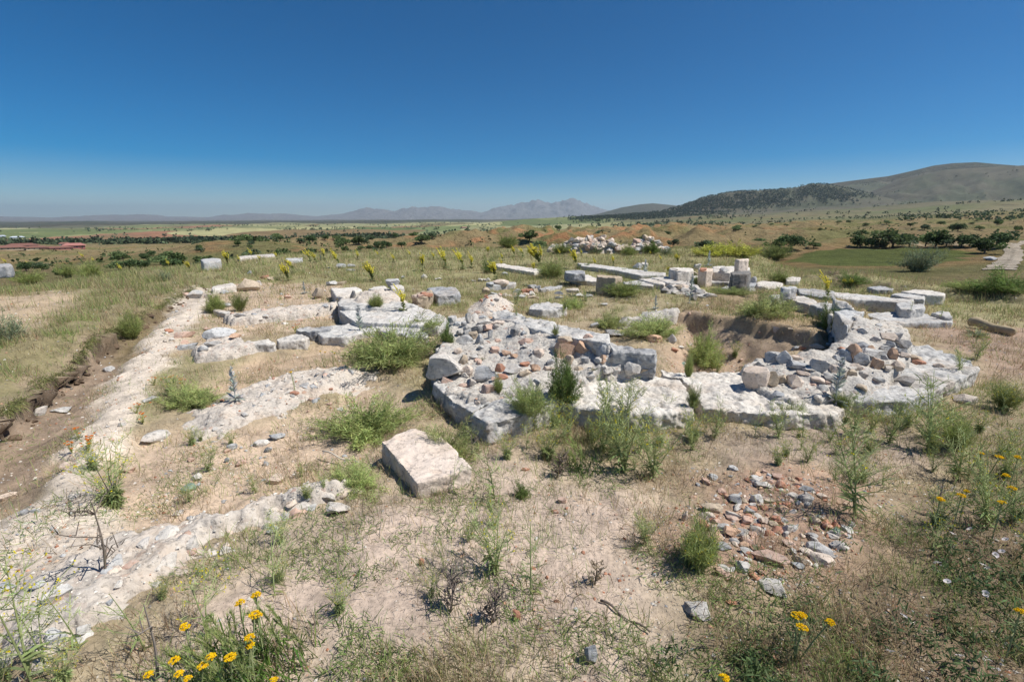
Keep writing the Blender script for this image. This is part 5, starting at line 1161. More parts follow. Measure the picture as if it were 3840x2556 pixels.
for px, pb, pt, i, lab in [
 (3205,1930,1545,0,'tallest wispy green mustard plant right of centre, behind the rubble'),
 (1855,1870,1590,3,'single tall green stalk rising in front of the footing slab end'),
 (2340,1770,1470,1,'wide wispy mustard in front of the widest footing slab'),
 (2450,1790,1560,1,'branching mustard beside the wide wispy one, on the dark soil'),
 (3480,1700,1370,0,'tall branching mustard in front of the grey corner slab'),
 (2365,1560,1415,1,'dark-stemmed mustard on the widest footing slab'),
 (1860,2150,1900,1,'sprawling green mustard on the sand in the middle foreground'),
 (1990,2230,1960,3,'thin mustard leaning right in the middle foreground'),
 (120,2560,2070,2,'tall yellow-flowered mustard at the lower left corner'),
 (165,2480,2190,2,'yellow mustard right of the corner one at lower left'),
 (300,2430,2110,3,'slender mustard stalk crossing the bare strip at lower left'),
 (545,2440,2140,3,'slender mustard stalk with few flowers left of the barley'),
 (780,2380,2090,2,'yellow mustard stalk over the lowest footing'),
 (240,2556,2400,4,'bushy yellow herb at the bottom left'),
 (20,2556,2420,4,'dense yellow herb in the very corner at lower left'),
 (2620,2140,1990,4,'small yellow herb on the sand beside the flowering tuft'),
 (3010,1640,1470,3,'thin green stalk in front of the right mortar mass'),
 (2830,1640,1490,3,'thin green stalk in front of the long cream footing slab'),
 (2700,1600,1440,3,'thinnest stalk near the joint of the front slabs'),
 (3200,1640,1450,0,'wispy plant in front of the low right mortar'),
 (3330,1660,1500,1,'wispy plant in dry grass below the corner slab'),
 (2130,1640,1480,2,'yellow-flowered mustard below the dark dense bush'),
 (1975,1680,1560,2,'yellow-flowered mustard right of the footing slab end'),
 (2260,1690,1530,1,'green mustard in the growth before the widest slab'),
 (1030,2230,1960,3,'thin stalk at the right end of the lowest footing'),
 (430,1900,1640,4,'yellow-green herb beside the smooth cream-white stone'),
 (350,1760,1640,4,'yellowish herb at the edge of the broad pale strip'),
 (640,1480,1380,4,'orange-flecked herb left of the low bright bush'),
 (3700,1980,1700,1,'mustard with yellow flowers at the right border'),
 (3590,1800,1560,0,'wispy mustard behind the yellow yarrow at right'),
 (2920,1640,1500,1,'wispy mustard on the dry strip before the right mass'),
 (2050,1720,1570,4,'leafy herb in front of the dark dense bush'),
 (1700,1850,1690,3,'thin weed leaning over the pinkish block'),
 (2600,1650,1520,4,'leafy mustard at the foot of the front slab joint')]:
    p, h = standing(px, pb, pt); place(MUS[i], p, h, lab, 'wildflower', 'wild_mustard')
for k in range(62):
    x0, y0, x1, y1 = random.choice([(3000,1540,3840,1820)]*4+[(3400,1180,3700,1420)]*2+[(2080,1560,2620,1700),(3450,960,3840,1060),(2560,1330,2760,1400),(1900,1130,2300,1230),(3500,1450,3840,1700),(3450,1820,3840,2100)])
    p = at(random.uniform(x0, x1), random.uniform(y0, y1)); h = random.uniform(.16, .34)*(1 if p.y < 9 else 1.5)
    place(MUS[random.choice((2, 2, 4, 1))], p, h, 'small yellow-flowered mustard scattered in the grass on the right side', 'wildflower', 'wild_mustard', 'small mustards at the right')
for k in range(46):
    x0, y0, x1, y1 = random.choice([(1880,1570,2640,1720)]*5+[(2640,1560,3450,1700)]*4+[(3300,1480,3840,1720)]*3+[(2900,1700,3500,1830)])
    p = at(random.uniform(x0, x1), random.uniform(y0, y1), f=msurf); h = random.uniform(.10, .28)
    o = place(random.choice(MUS+[BUSH['tuft'][0], MUS[1], MUS[1], MUS[0], MUS[4]]), p, h, 'wispy green weed in the growth along the front of the apse', 'weed', 'wild_weed', 'weeds along the front of the apse')
for k in range(24):
    x0, y0, x1, y1 = random.choice([(560,1600,1400,1900),(1100,1780,1450,1900),(600,1980,1300,2300),(1500,1880,2200,2300),(2350,1700,2600,2100)])
    p = at(random.uniform(x0, x1), random.uniform(y0, y1), f=msurf); h = random.uniform(.07, .16)
    place(random.choice([MUS[1], MUS[4], MUS[1], MUS[0]]), p, h*1.5, 'small green weed on the bare soil around the pinkish block', 'weed', 'wild_weed', 'small weeds on bare soil')
# ---- yarrow heads
def make_yarrow(seed, nh):
    rg = np.random.default_rng(seed); st, lf, hds = Acc(), Acc(), []
    for s in range(nh):
        hd = Acc(); hds.append(hd)
        o = np.array((rg.normal()*.10, rg.normal()*.10, 0))*(nh > 1); top = o*1.3+np.array((0, 0, 1-.12*s/ max(1, nh)))
        add_tube(st, [o*.2, o*.7+np.array((0, 0, .5)), top], [.011, .010, .009], (.30, .34, .16), 4)
        rad = rg.uniform(.05, .068); n = 45; a = rg.uniform(0, 2*PI, n); q = np.sqrt(rg.uniform(0, 1, n))*rad
        pp = top+np.stack([q*np.cos(a), q*np.sin(a), .02-(q/rad)**2*.03], 1)
        hd.add(*blades(np.repeat(pp, 5, 0), unit(RNG.normal(size=(n*5, 3))*np.array((1, 1, .25))+np.array((0, 0, .25))), .018, .017, jit((.90, .62, .012), n*5, .08), .1))
        for k in range(8):
            aa = k*.8; add_tube(st, [top-np.array((0, 0, .09)), top+np.array((rad*.7*math.cos(aa), rad*.7*math.sin(aa), 0))], [.004, .003], (.3, .34, .16), 3)
        n = 16; q = rg.uniform(0, .8, n); lf.add(*blades(o*.5+np.stack([0*q, 0*q, q], 1), rg.normal(size=(n, 3))+np.array((0, 0, .6)), .13, .012, jit((.24, .28, .14), n), .2))
    r = empty('yarrow', (0, 0, 0)); link('stem', st.mesh('yarrow_stem', 'twig'), r); link('leaves', lf.mesh('yarrow_leaves', 'leaf'), r); [link('flower_head', h_.mesh('yarrow_head', 'petal'), r) for h_ in hds]; return r
YAR = [make_yarrow(61, 1), make_yarrow(62, 2), make_yarrow(63, 4)]
for px, py, h, i, lab in [
 (3015,2275,.24,2,'largest golden yarrow cluster, below the broken rubble at lower right'),
 (2717,2541,.25,0,'golden yarrow head cut by the bottom edge'),
 (3528,1869,.26,0,'golden yarrow head beside the dead grey twig at right'),
 (3606,1855,.26,0,'golden yarrow head just right of the twig side one'),
 (3626,1840,.22,0,'small dull yarrow head behind the pair at right'),
 (3710,1691,.27,1,'golden yarrow cluster farthest back at right'),
 (3818,1712,.27,0,'golden yarrow head at the right border, upper'),
 (3774,1780,.25,0,'lone yarrow head below the farthest right cluster'),
 (3798,1828,.25,0,'yarrow head near the right border, middle'),
 (3759,1882,.25,0,'lowest yarrow head of the right side group'),
 (3828,2288,.25,0,'yarrow head at the right border beside the dark mat'),
 (959,2227,.24,0,'golden yarrow head highest at lower left'),
 (898,2256,.24,0,'golden yarrow head just left of the highest one'),
 (694,2345,.25,0,'lone golden yarrow head over the dead grass at lower left'),
 (898,2361,.26,1,'broad golden yarrow above the barley clump'),
 (835,2420,.24,1,'yarrow heads left of the barley ears'),
 (933,2435,.22,1,'triple yarrow head amid the barley'),
 (965,2305,.22,0,'small yarrow head beside an upright barley ear'),
 (582,2478,.22,1,'golden yarrow near the bottom left by the old stalk'),
 (706,2477,.22,1,'slanting golden yarrow left of the barley clump'),
 (700,2543,.2,0,'golden yarrow at the bottom edge left of the barley'),
 (1024,2550,.2,0,'yarrow at the bottom edge right of the barley'),
 (1212,1318,.2,1,'left of the small yarrows before the largest bush'),
 (1244,1318,.2,1,'right of the small yarrows before the largest bush'),
 (1100,1390,.2,1,'tiny yarrows in dry grass left of the largest bush'),
 (1264,1122,.2,0,'tiny yarrow at the corner of the white platform block')]:
    p = rise(px, py, h); place(YAR[i], p, (h*(1.15 if p.y < 4 else 1), h*(1.15 if p.y < 4 else 1), h), lab, 'wildflower', 'yarrow')
# ---- orange flowers, bindweed
def make_marigold(seed):
    rg = np.random.default_rng(seed); st, fw = Acc(), Acc()
    for s in range(7):
        e = np.array((rg.normal()*.35, rg.normal()*.35, rg.uniform(.6, 1))); add_tube(st, [(0, 0, 0), e*.5+np.array((0, 0, .1)), e], [.012, .01, .006], (.32, .34, .10), 3)
        n = 10; a = np.arange(n)*.63; fw.add(*blades(np.tile(e, (n, 1)), np.stack([np.cos(a), np.sin(a), .3+0*a], 1), .11, .07, jit((.75, .22, .01), n, .1), .05))
        n = 14; lf = rg.uniform(.1, .9, (n, 1))*e; st.add(*blades(lf, rg.normal(size=(n, 3)), .16, .03, jit((.34, .36, .08), n), .1))
    r = empty('orange_wildflower', (0, 0, 0)); link('stem', st.mesh('marigold_stem', 'leaf'), r); link('flower_head', fw.mesh('marigold_heads', 'petal'), r); return r
MG = make_marigold(71)
for k in range(16):
    x0, y0, x1, y1 = random.choice([(520,1400,700,1470), (540,1410,660,1460), (460,1540,540,1600), (1000,1090,1080,1140), (890,1050,960,1080), (1090,1240,1120,1260), (270,1640,340,1700)])
    p = at(random.uniform(x0, x1), random.uniform(y0, y1)); place(MG, p, .10, 'small orange wildflower in the herbs among the wall footings', 'wildflower', 'orange_wildflower', 'orange wildflowers')
fw = Acc(); n = 12; a = np.arange(n)*2*PI/n
V = [(0, 0, 0)]+[(.4*math.cos(q), .4*math.sin(q), .42) for q in a]+[(1*math.cos(q), 1*math.sin(q), .6+.04*math.cos(q*5)) for q in a]
T = [(0, 1+k, 1+(k+1) % n) for k in range(n)]+[(1+k, 13+k, 13+(k+1) % n) for k in range(n)]+[(1+k, 13+(k+1) % n, 1+(k+1) % n) for k in range(n)]
fw.add(np.array(V, float), np.array(T), np.array([(.6, .6, .35)]+[(.72, .68, .68)]*12+[(.80, .72, .74)]*12))
BW = tag(link('bindweed_flower', fw.mesh('bindweed_flower', 'petal')), None)
for k, (a, b) in enumerate([(1742,733),(1845,707),(2042,765),(2100,785),(2110,748),(2022,832),(1978,845),(1945,925),(1663,893),(1910,905),(1717,998),(1925,1060),(1400,1388),(1790,1412),(1935,1425),(1470,1190)]):
    p = rise(2400+a/1.4847, 1500+b/1.4847, .07); o = BW if k == 0 else BW.copy()
    if k: COL.objects.link(o)
    o.location = p+Vector((0, 0, .055)); o.scale = (.0145,)*3; o.rotation_euler = (random.uniform(.1, .8), random.uniform(-.5, .5), random.uniform(0, 6)); tag(o, 'white bindweed flower in the dark green mat at lower right', 'flower', 'bindweed flowers')
# ---- barley clump, dead twig, dead stalks
def barley(px, pb, h, n, ne, label):
    p = at(px, pb); lf, er = Acc(), Acc()
    b = RNG.normal(size=(n, 3))*np.array((.09, .09, 0)); d = RNG.normal(size=(n, 3))*.35+np.array((-.12, 0, 1)); lf.add(*blades(b, d, h*RNG.uniform(.4, 1, n), .006, jit((.13, .22, .05), n), .25))
    for k in range(ne):
        b0 = RNG.normal(size=3)*np.array((.08, .08, 0)); dd = unit(RNG.normal(size=3)*.25+np.array((-.3, 0, 1))); e = b0+dd*h*RNG.uniform(.75, 1.1); add_tube(lf, [b0, e], [.002, .0015], (.24, .30, .1), 3)
        m = 70; q = RNG.uniform(0, .075, (m, 1)); er.add(*blades(e+dd*q+np.array((-.35, 0, -.1))*q*q*6, RNG.normal(size=(m, 3))*.28+dd*1.0, .032, .0030, jit((.36, .42, .16), m), .1, 1))
    r = empty('wild_barley', p, label, 'grass clump'); link('leaves', lf.mesh('barley_leaves', 'leaf'), r); link('ears', er.mesh('barley_ears', 'leaf'), r)
barley(905, 2560, .16, 260, 30, 'clump of green bearded barley between yarrows at the bottom left')
barley(1010, 2500, .13, 160, 12, 'smaller barley tuft right of the big barley clump')
barley(2160, 1760, .13, 130, 16, 'yellowing barley tuft on the sand below the wide mustard')
def dead(px, pb, pt, label, br=9, col=(.17, .14, .115), seed=3):
    p, h = standing(px, pb, pt); rg = np.random.default_rng(seed); t = Acc()
    path = [np.array((.03*math.sin(q*4)*h+.06*q*h, 0, q*h)) for q in np.linspace(0, 1, 7)]; add_tube(t, path, np.linspace(.006, .002, 7), col, 5)
    for k in range(br):
        q = rg.integers(1, 6); a = rg.uniform(0, 2*PI); L = h*rg.uniform(.25, .6); b0 = path[q]; e = b0+np.array((math.cos(a), math.sin(a), .75))*L*.7
        add_tube(t, [b0, b0*.5+e*.5+rg.normal(size=3)*.02, e], [.0035, .0025, .0013], col, 4)
        for c in range(4):
            u = rg.uniform(.3, 1); c0 = b0+(e-b0)*u; add_tube(t, [c0, c0+rg.normal(size=3)*L*.16+np.array((0, 0, L*.12))], [.0028, .0012], col, 3)
    o = link('dead_twig', t.mesh('dead_twig', 'twig')); o.location = p; return tag(o, label, 'dead plant')
dead(395, 2140, 1890, 'bare dark branching twig standing at the end of the bare strip', 10)
dead(590, 2545, 2290, 'straight grey dead stalk at lower left', 1, (.28, .24, .21), 5)
dead(3520, 1870, 1812, 'short dead grey twig behind the right yarrow pair', 3, (.3, .27, .25), 6)
dead(1765, 1720, 1630, 'small dead twig right of the pinkish block', 4, (.2, .17, .14), 8)
dead(1690, 2290, 2170, 'tangled dead weed on the sand left of the sprawling mustard', 26, (.19, .155, .13), 9)
dead(1850, 2330, 2230, 'matted dead weed under the sprawling mustard', 30, (.21, .17, .14), 10)
dead(2230, 2190, 2120, 'low dead herb on the sand above the stick', 16, (.25, .2, .14), 11)
dead(2090, 1790, 1700, 'dark dry tuft on the crest of the sand', 30, (.2, .16, .12), 12)
# ------------------------------------------------------------------ grass, mats and grit: past counting
SB = [(pl.min(0), pl.max(0), pl) for pl in SLABPOLY]
def clear(x, y, m=0.0):
    ok = np.ones(len(x), bool)
    for lo, hi, pl in SB:
        q = np.where((x > lo[0]) & (x < hi[0]) & (y > lo[1]) & (y < hi[1]))[0]
        if len(q): ok[q[sdf(pl, x[q], y[q]) > m]] = False
    return ok
def cloud(n, r0, r1, a=56):
    r = r0*(r1/r0)**RNG.random(n); t = np.radians(RNG.uniform(-a, a, n)); return r*np.sin(t), r*np.cos(t), r
def grass_bed(name, n, kind):
    x, y, r = [np.concatenate(q) for q in zip(cloud(n, .75, 9), cloud(n, 8, 42))]; n = len(x)
    c, dr, gr, pb = cover(x, y); den = dr if kind == 'dry' else gr
    cl = fbm(x*2.2, y*2.2, 3, 51 if kind == 'dry' else 57); cl2 = fbm(x*.7, y*.7, 3, 53)
    den = den*ss(-.35, .45, cl+.35*cl2)*(1.15 if kind == 'dry' else 1.05)*np.where(r > 9, 1.0, .8)
    k = RNG.random(n) < den; x, y, r, cl, gr = x[k], y[k], r[k], cl[k], gr[k]
    k = clear(x, y); x, y, r, cl, gr = x[k], y[k], r[k], cl[k], gr[k]; n = len(x)
    z = hzv(x, y); far = ss(7, 16, r); b = ss(-.1, .3, sdf(BANK, x, y))
    if kind == 'dry':
        L = RNG.uniform(.03, .12, n)*(1+.5*far)*(1+.6*ss(0, .5, cl)); col = jit((.45, .37, .225), n, .2); m = RNG.random(n) < .3; col[m] = jit((.36, .26, .16), m.sum(), .2)
    else:
        L = RNG.uniform(.03, .11, n)*(1+1.0*far)*(1+.35*b)*(1+.7*ss(0, .5, cl)); col = jit((.27, .34, .115), n, .2); m = RNG.random(n) < .25+.25*far; col[m[:n]] = jit((.40, .37, .18), m.sum(), .18)
    d = RNG.normal(size=(n, 3))*.42+np.array((-.12, 0, 1)); d[:, 2] = np.abs(d[:, 2])+.25
    W = np.maximum(.0022, r*.0006)*RNG.uniform(.7, 1.4, n)
    A = Acc(); k = r < 5
    P3 = np.stack([x, y, z-.006], 1)
    A.add(*blades(P3[k], d[k], L[k], W[k], col[k], RNG.uniform(.05, .5, k.sum()))); k = ~k
    A.add(*blades(P3[k], d[k], L[k], W[k], col[k], RNG.uniform(0, .3, k.sum()), 1))
    return tag(link(name, A.mesh(name, 'grass')), kind='stuff')
grass_bed('dry_grass', 380000, 'dry'); grass_bed('green_grass', 360000, 'green')
# dead litter lying flat
x, y, r = cloud(90000, .75, 14); c, dr, gr, pb = cover(x, y); k = (RNG.random(len(x)) < (.06+.72*dr)*ss(-.2, .5, fbm(x*1.8, y*1.8, 3, 61))) & clear(x, y); x, y, r = x[k], y[k], r[k]; n = len(x); A = Acc()
d = RNG.normal(size=(n, 3)); d[:, 2] = np.abs(d[:, 2])*.22+.05
A.add(*blades(np.stack([x, y, hzv(x, y)+.004], 1), d, RNG.uniform(.02, .09, n), np.maximum(.0016, r*.0005), jit((.30, .23, .16), n, .3), .05, 1)); # turf hanging over the lip of the trench
ed_ = BANK[2:9]; sg = RNG.integers(0, 6, 9000); tt = RNG.random(9000)[:, None]; q = ed_[sg]*(1-tt)+ed_[sg+1]*tt+RNG.normal(size=(9000, 2))*.05
q[:, 0] -= .9*.12*fbm(q[:, 0]*1.7, q[:, 1]*1.7, 3, 5); k = sdf(BANK, q[:, 0], q[:, 1]); q = q[(k > .0) & (k < .12)]; n3_ = len(q)
d3 = RNG.normal(size=(n3_, 3))*.5+np.array((.7, -.35, .45)); A.add(*blades(np.stack([q[:, 0], q[:, 1], hzv(q[:, 0]-.05, q[:, 1]+.03)], 1), d3, RNG.uniform(.05, .12, n3_), .005, jit((.24, .25, .10), n3_, .25), .55))
tag(link('dead_grass', A.mesh('dead_grass', 'grass')), kind='stuff')
# dark leafy mat at lower right and small leafy weeds on the sand
MATP = poly([(3000,2420),(3280,2250),(3340,2080),(3560,1980),(3840,1900),(4200,1900),(4200,2900),(2600,2900),(2640,2500)]); A = Acc()
x, y, r = cloud(260000, .75, 4.5); s = sdf(MATP, x, y); k = RNG.random(len(x)) < ss(-.05, .35, s+.35*fbm(x*3, y*3, 3, 63))*ss(-.45, .3, fbm(x*5, y*5, 3, 64))
x, y = x[k], y[k]; n = len(x); g = hzv(x, y); hgt = RNG.uniform(0, .09, n)*(1+fbm(x*4, y*4, 2, 65))
A.add(*blades(np.stack([x, y, g+hgt.clip(.004)], 1), RNG.normal(size=(n, 3))+np.array((0, 0, .4)), RNG.uniform(.012, .04, n), .006, jit((.10, .15, .06), n, .25), .2)); tag(link('ground_cover', A.mesh('ground_cover', 'leaf')), kind='stuff')
A = Acc(); x, y, r = cloud(110000, 1.0, 7); c, dr, gr, pb = cover(x, y); k = (RNG.random(len(x)) < .75*ss(.0, .4, fbm(x*1.5, y*1.5, 3, 67)+.3*fbm(x*6, y*6, 2, 68))) & clear(x, y); x, y = x[k], y[k]; n = len(x)
A.add(*blades(np.stack([x, y, hzv(x, y)+RNG.uniform(.002, .03, n)], 1), RNG.normal(size=(n, 3))+np.array((0, 0, .5)), RNG.uniform(.02, .07, n), .0036, jit((.22, .29, .10), n, .22), .2)); tag(link('low_weeds', A.mesh('low_weeds', 'leaf')), kind='stuff')
# grit and pebbles
O6 = np.array([(1, 0, 0), (0, 1, 0), (-1, 0, 0), (0, -1, 0), (0, 0, 1), (0, 0, -1)], float); T8 = np.array([(0, 1, 4), (1, 2, 4), (2, 3, 4), (3, 0, 4), (1, 0, 5), (2, 1, 5), (3, 2, 5), (0, 3, 5)])
x, y, r = cloud(210000, .75, 22); c, dr, gr, pb = cover(x, y); on = ~clear(x, y); pb = np.where(on, .38, pb*ss(-.5, .5, fbm(x*2.4, y*2.4, 3, 69))); 
z = surfv(x, y); top = z-hzv(x, y) > .02; k = (RNG.random(len(x)) < pb*.62) & (~on | top); x, y, r, z, on = x[k], y[k], r[k], z[k], on[k]; n = len(x)
sz = RNG.uniform(.3, 1, n)**2.5*.016*(.5+r/9)+.002; sz = np.minimum(sz, .03)
V = O6[None]*RNG.uniform(.5, 1.2, (n, 6, 1))*np.stack([sz, sz*.8, sz*.55], 1)[:, None]; th = RNG.uniform(0, 6.3, n); ca, sa = np.cos(th)[:, None], np.sin(th)[:, None]
V = np.stack([V[..., 0]*ca-V[..., 1]*sa, V[..., 0]*sa+V[..., 1]*ca, V[..., 2]], -1)+np.stack([x, y, z+sz*.1], 1)[:, None]
pal = np.array([(.62, .58, .52), (.5, .44, .37), (.36, .36, .37), (.45, .34, .25), (.38, .17, .1), (.27, .25, .23), (.55, .33, .23), (.66, .62, .56)]); pi_ = RNG.integers(0, 8, n); pi_ = np.where(on & (RNG.random(n) < .93), RNG.choice([0, 7, 7, 0, 1], n), pi_)
cc = np.repeat(pal[pi_]*RNG.uniform(.75, 1.15, (n, 1)), 6, 0)
tag(link('gravel', mesh_np('gravel', V.reshape(-1, 3), (T8[None]+np.arange(n)[:, None, None]*6).reshape(-1, 3), cc, False, M['pebble'])), kind='stuff')
# ------------------------------------------------------------------ trees of the valley
def make_tree(seed, col, squash=.8, n=900):
    rg = np.random.default_rng(seed); tr, cr = Acc(), Acc()
    nb = 9; C = np.stack([rg.normal(size=nb)*.24, rg.normal(size=nb)*.24, .52+rg.normal(size=nb)*.13*squash], 1); rad = rg.uniform(.16, .27, nb)
    add_tube(tr, [(0, 0, -.05), (.01, 0, .2), (.0, .02, .45)], [.045, .035, .02], (.13, .10, .075), 5)
    for k in range(nb): add_tube(tr, [(0, 0, .2), C[k]*np.array((.5, .5, .8)), C[k]], [.022, .015, .006], (.13, .10, .075), 3)
    k = rg.integers(0, nb, n); u = unit(rg.normal(size=(n, 3))); p = C[k]+u*(rad[k]*rg.uniform(.45, 1.08, n))[:, None]*np.array((1, 1, squash))
    p[:, 2] = np.maximum(p[:, 2], .12)
    c = np.array(col)*(1+.22*rg.normal(size=(nb, 1)))[k]*(1+.15*rg.normal(size=(n, 1)))
    cr.add(*blades(p, unit(u+rg.normal(size=(n, 3))*.8), rg.uniform(.06, .12, n), .075, np.clip(c, .01, 1), .1))
    r = empty('tree', (0, 0, 0)); link('trunk', tr.mesh('tree_trunk', 'twig'), r); link('crown', cr.mesh('tree_crown', 'leaf'), r); return r
TREE = [make_tree(81, (0.109, 0.161, 0.056)), make_tree(82, (0.131, 0.185, 0.070), .7), make_tree(83, (0.096, 0.150, 0.060), .9), make_tree(84, (0.157, 0.211, 0.088), .65), make_tree(85, (0.124, 0.176, 0.096), .75)]
def tree(x, y, h, i, label, group=None, wide=1.25):
    return place(TREE[i % 5], (x, y, hz(x, y)-.02*h), (h*wide, h*wide, h), label, 'tree', 'tree', group)
farat = lambda px, py: at(px, py, 6000, hz)
for px, pb, w, i, lab in [
 (3225,932,72,0,'leftmost of the row of trees behind the green field'),(3268,930,60,2,'tree with two stems right of the leftmost field tree'),(3297,928,44,1,'slim tree leaning into the widest field tree'),
 (3345,930,110,1,'widest rounded tree of the row behind the green field'),(3408,926,62,3,'small open tree right of the widest field tree'),
 (3470,925,60,3,'open tree before the tallest dark field tree'),(3510,924,88,0,'tallest dark tree of the row behind the green field'),(3548,924,52,4,'pale tree touching the tallest dark field tree'),
 (3605,926,72,2,'lone umbrella shaped tree standing right of the field row'),(3660,926,52,1,'small tree left of the pair by the dirt road'),(3690,952,84,0,'dark tree in front of the pair by the dirt road'),(3735,928,90,2,'large tree beside the bend of the dirt road'),
 (3050,930,40,1,'small bush tree at the left corner of the green field'),(2965,940,90,2,'dense tree just left of the green field'),(2905,938,60,0,'round tree left of the dense field corner tree'),(2640,940,62,4,'lone bright tree behind the flowering band on the plateau edge'),
 (3365,905,36,3,'bare thin tree upslope from the field row'),(2240,835,22,2,'tiny dark pair of pines on the far ridge line'),
 (2245,930,60,1,'dark shrub tree right behind the left end of the stone heap'),(1985,905,60,0,'tree among the orange slopes left of the stone heap')]:
    p = farat(px, pb); tree(p.x, p.y, w/F*depth(p)/1.25, i, lab)
def wooded(n, az0, az1, r0, r1, hmin, hmax, label, group, th=.1, sc=70, seed=5, pw=1):
    k = 0; it = 0
    while k < n and it < 40000:
        it += 1; a = R(random.uniform(az0, az1)); r = r0+(r1-r0)*random.random()**pw; x, y = r*math.sin(a), r*math.cos(a)
        v = float(fbm(np.array([x/sc]), np.array([y/sc]), 3, seed)[0])
        if v+random.uniform(-.25, .25) < th or float(sdf(FIELD, np.array([x]), np.array([y]))[0]) > -4: continue
        tree(x, y, random.uniform(hmin, hmax)*(1+.4*(v > .3)), random.randrange(5), label, group); k += 1
wooded(78, -46, -6, 105, 205, 1.2, 2.6, 'small dark green shrubby tree dotted over the ochre slope beyond the plateau at left', 'trees on the left slope', -.05, 45)
wooded(46, -34, -9, 235, 290, 2.8, 4.4, 'dark tree in the thicket along the crest of the left slope', 'crest thicket at left', -.3, 30)
wooded(54, -6, 22, 140, 620, 2.0, 4.4, 'small dark tree among the orange badland hills in the centre', 'trees of the badlands', 0, 60)
wooded(62, 22, 47, 250, 620, 1.8, 3.4, 'dark green tree on the ochre slopes behind the green field', 'trees on the right slopes', .0, 60)
# woods too many to count
def wood(name, n, fn, size, col, var=.3, k=9):
    X, Y, S = fn(n); n = len(X); z = hzv(X, Y); s = S*size*RNG.uniform(.6, 1.25, n)
    C = np.stack([X, Y, z+s*.55], 1); b = np.repeat(C, k, 0); u = unit(RNG.normal(size=(n*k, 3))); ss_ = np.repeat(s, k)
    p = b+u*ss_[:, None]*np.array((.35, .35, .42)); c = np.repeat(np.array(col)*(1+var*RNG.normal(size=(n, 1))), k, 0)*(1+.18*RNG.normal(size=(n*k, 1)))
    A = Acc(); A.add(*blades(p, unit(u+RNG.normal(size=u.shape)*.7), ss_*.62, ss_*.6, np.clip(c, .008, 1), .1)); return tag(link(name, A.mesh(name, 'leaf')), kind='stuff')
def pol(n, a0, a1, r0, r1, th, sc, seed, pw=1.0, band=None):
    a = np.radians(RNG.uniform(a0, a1, n)); r = r0+(r1-r0)*RNG.random(n)**pw; x, y = r*np.sin(a), r*np.cos(a)
    k = fbm(x/sc, y/sc, 4, seed)+RNG.uniform(-.2, .2, n) > th; return x[k], y[k], np.ones(k.sum())
wood('valley_woods', 4200, lambda n: [np.concatenate(q) for q in zip(pol(n//2, -33, -12, 600, 1150, .12, 190, 101), pol(n//2, -47, -32, 900, 1500, .0, 190, 101))], 6, (.085, .115, .06))
wood('plain_woods', 5000, lambda n: pol(n, -47, 24, 1000, 4600, .34, 240, 105), 7, (.085, .115, .065))
wood('slope_shrubs', 2400, lambda n: pol(n, -47, 47, 140, 700, .15, 60, 107, .8), 1.6, (.075, .10, .04), k=7)
wood('foothill_woods', 3000, lambda n: pol(n, 14, 47, 650, 1500, .32, 160, 109), 3.2, (.055, .085, .04))
def ridge_forest(n):
    pts = [(2130,822),(2330,806),(2480,793),(2560,770),(2640,740),(2720,723),(2800,715),(2900,712),(2980,704),(3040,688),(3100,691),(3150,702),(3260,728),(3300,752),(3050,765),(2900,775),(2700,795),(2500,812),(2300,826)]
    ae = [azel(*p) for p in pts]; pl = np.array(ae)*100
    a = RNG.uniform(pl[:, 0].min(), pl[:, 0].max(), n*6)/100; r = RNG.uniform(2500, 3720, n*6); x, y = r*np.sin(a), r*np.cos(a)
    e = np.arctan2(hzv(x, y)-CAMZ, r)*100; s = sdf(pl, a*100, e); v = fbm(x/160, y/160, 4, 111)
    k = (RNG.random(n*6) < ss(-.6, 1.2, s)*.55*ss(-.7, .5, v+.25)); return x[k][:n], y[k][:n], np.ones(k.sum())[:n]
wood('ridge_forest', 9000, ridge_forest, 7.5, (.040, .058, .034), .25)
wood('mountain_shrubs', 2600, lambda n: pol(n, 16, 47, 1500, 5200, .28, 260, 113), 6, (.07, .088, .045))
# ------------------------------------------------------------------ village and sheds far below
def house(px, pb, w, hpx, dep, wall, roof, label, hip=.25, name='house', stories=1, rz=None):
    p = farat(px, pb); d = depth(p); W_ = w/F*d; H = hpx/F*d; a = math.atan2(p.x, p.y) if rz is None else rz; D = dep*W_
    r = empty(name, p+Vector((0, 0, -.5)), label, 'house' if name == 'house' else 'shed', None, -a)
    def bx(nm, x0, x1, y0, y1, z0, z1, m, par):
        V = [(x, y, z) for z in (z0, z1) for x, y in ((x0, y0), (x1, y0), (x1, y1), (x0, y1))]
        return link(nm, mesh_np(nm, np.array(V), np.array([(0, 1, 5, 4), (1, 2, 6, 5), (2, 3, 7, 6), (3, 0, 4, 7), (4, 5, 6, 7), (3, 2, 1, 0)]), np.tile(np.array(m), (8, 1)), False, M['twig']), par)
    hw = H*.58+.5; wl = bx('wall', -W_/2, W_/2, 0, D, 0, hw, wall, r); o = .06*H
    x, y0, y1, z0, z1 = W_/2+o*4, -o*4, D+o*4, hw-.05, H+.5; q = min(W_*hip, D*.5)
    V = [(-x, y0, z0), (x, y0, z0), (x, y1, z0), (-x, y1, z0), (-x+q, (y0+y1)/2, z1), (x-q, (y0+y1)/2, z1)]
    link('roof', mesh_np('roof', np.array(V), np.array([(0, 1, 5), (0, 5, 4), (1, 2, 5), (2, 3, 4), (2, 4, 5), (3, 0, 4), (0, 2, 1), (0, 3, 2)]), np.tile(np.array(roof), (6, 1)), False, M['twig']), r)
    nwin = max(2, int(W_/4))
    for k in range(min(nwin, 8)):
        xx = -W_/2+W_*(k+.5)/min(nwin, 8); bx('window', xx-.6, xx+.6, -.06, .02, hw*.42, hw*.74, (.05, .06, .08), r)
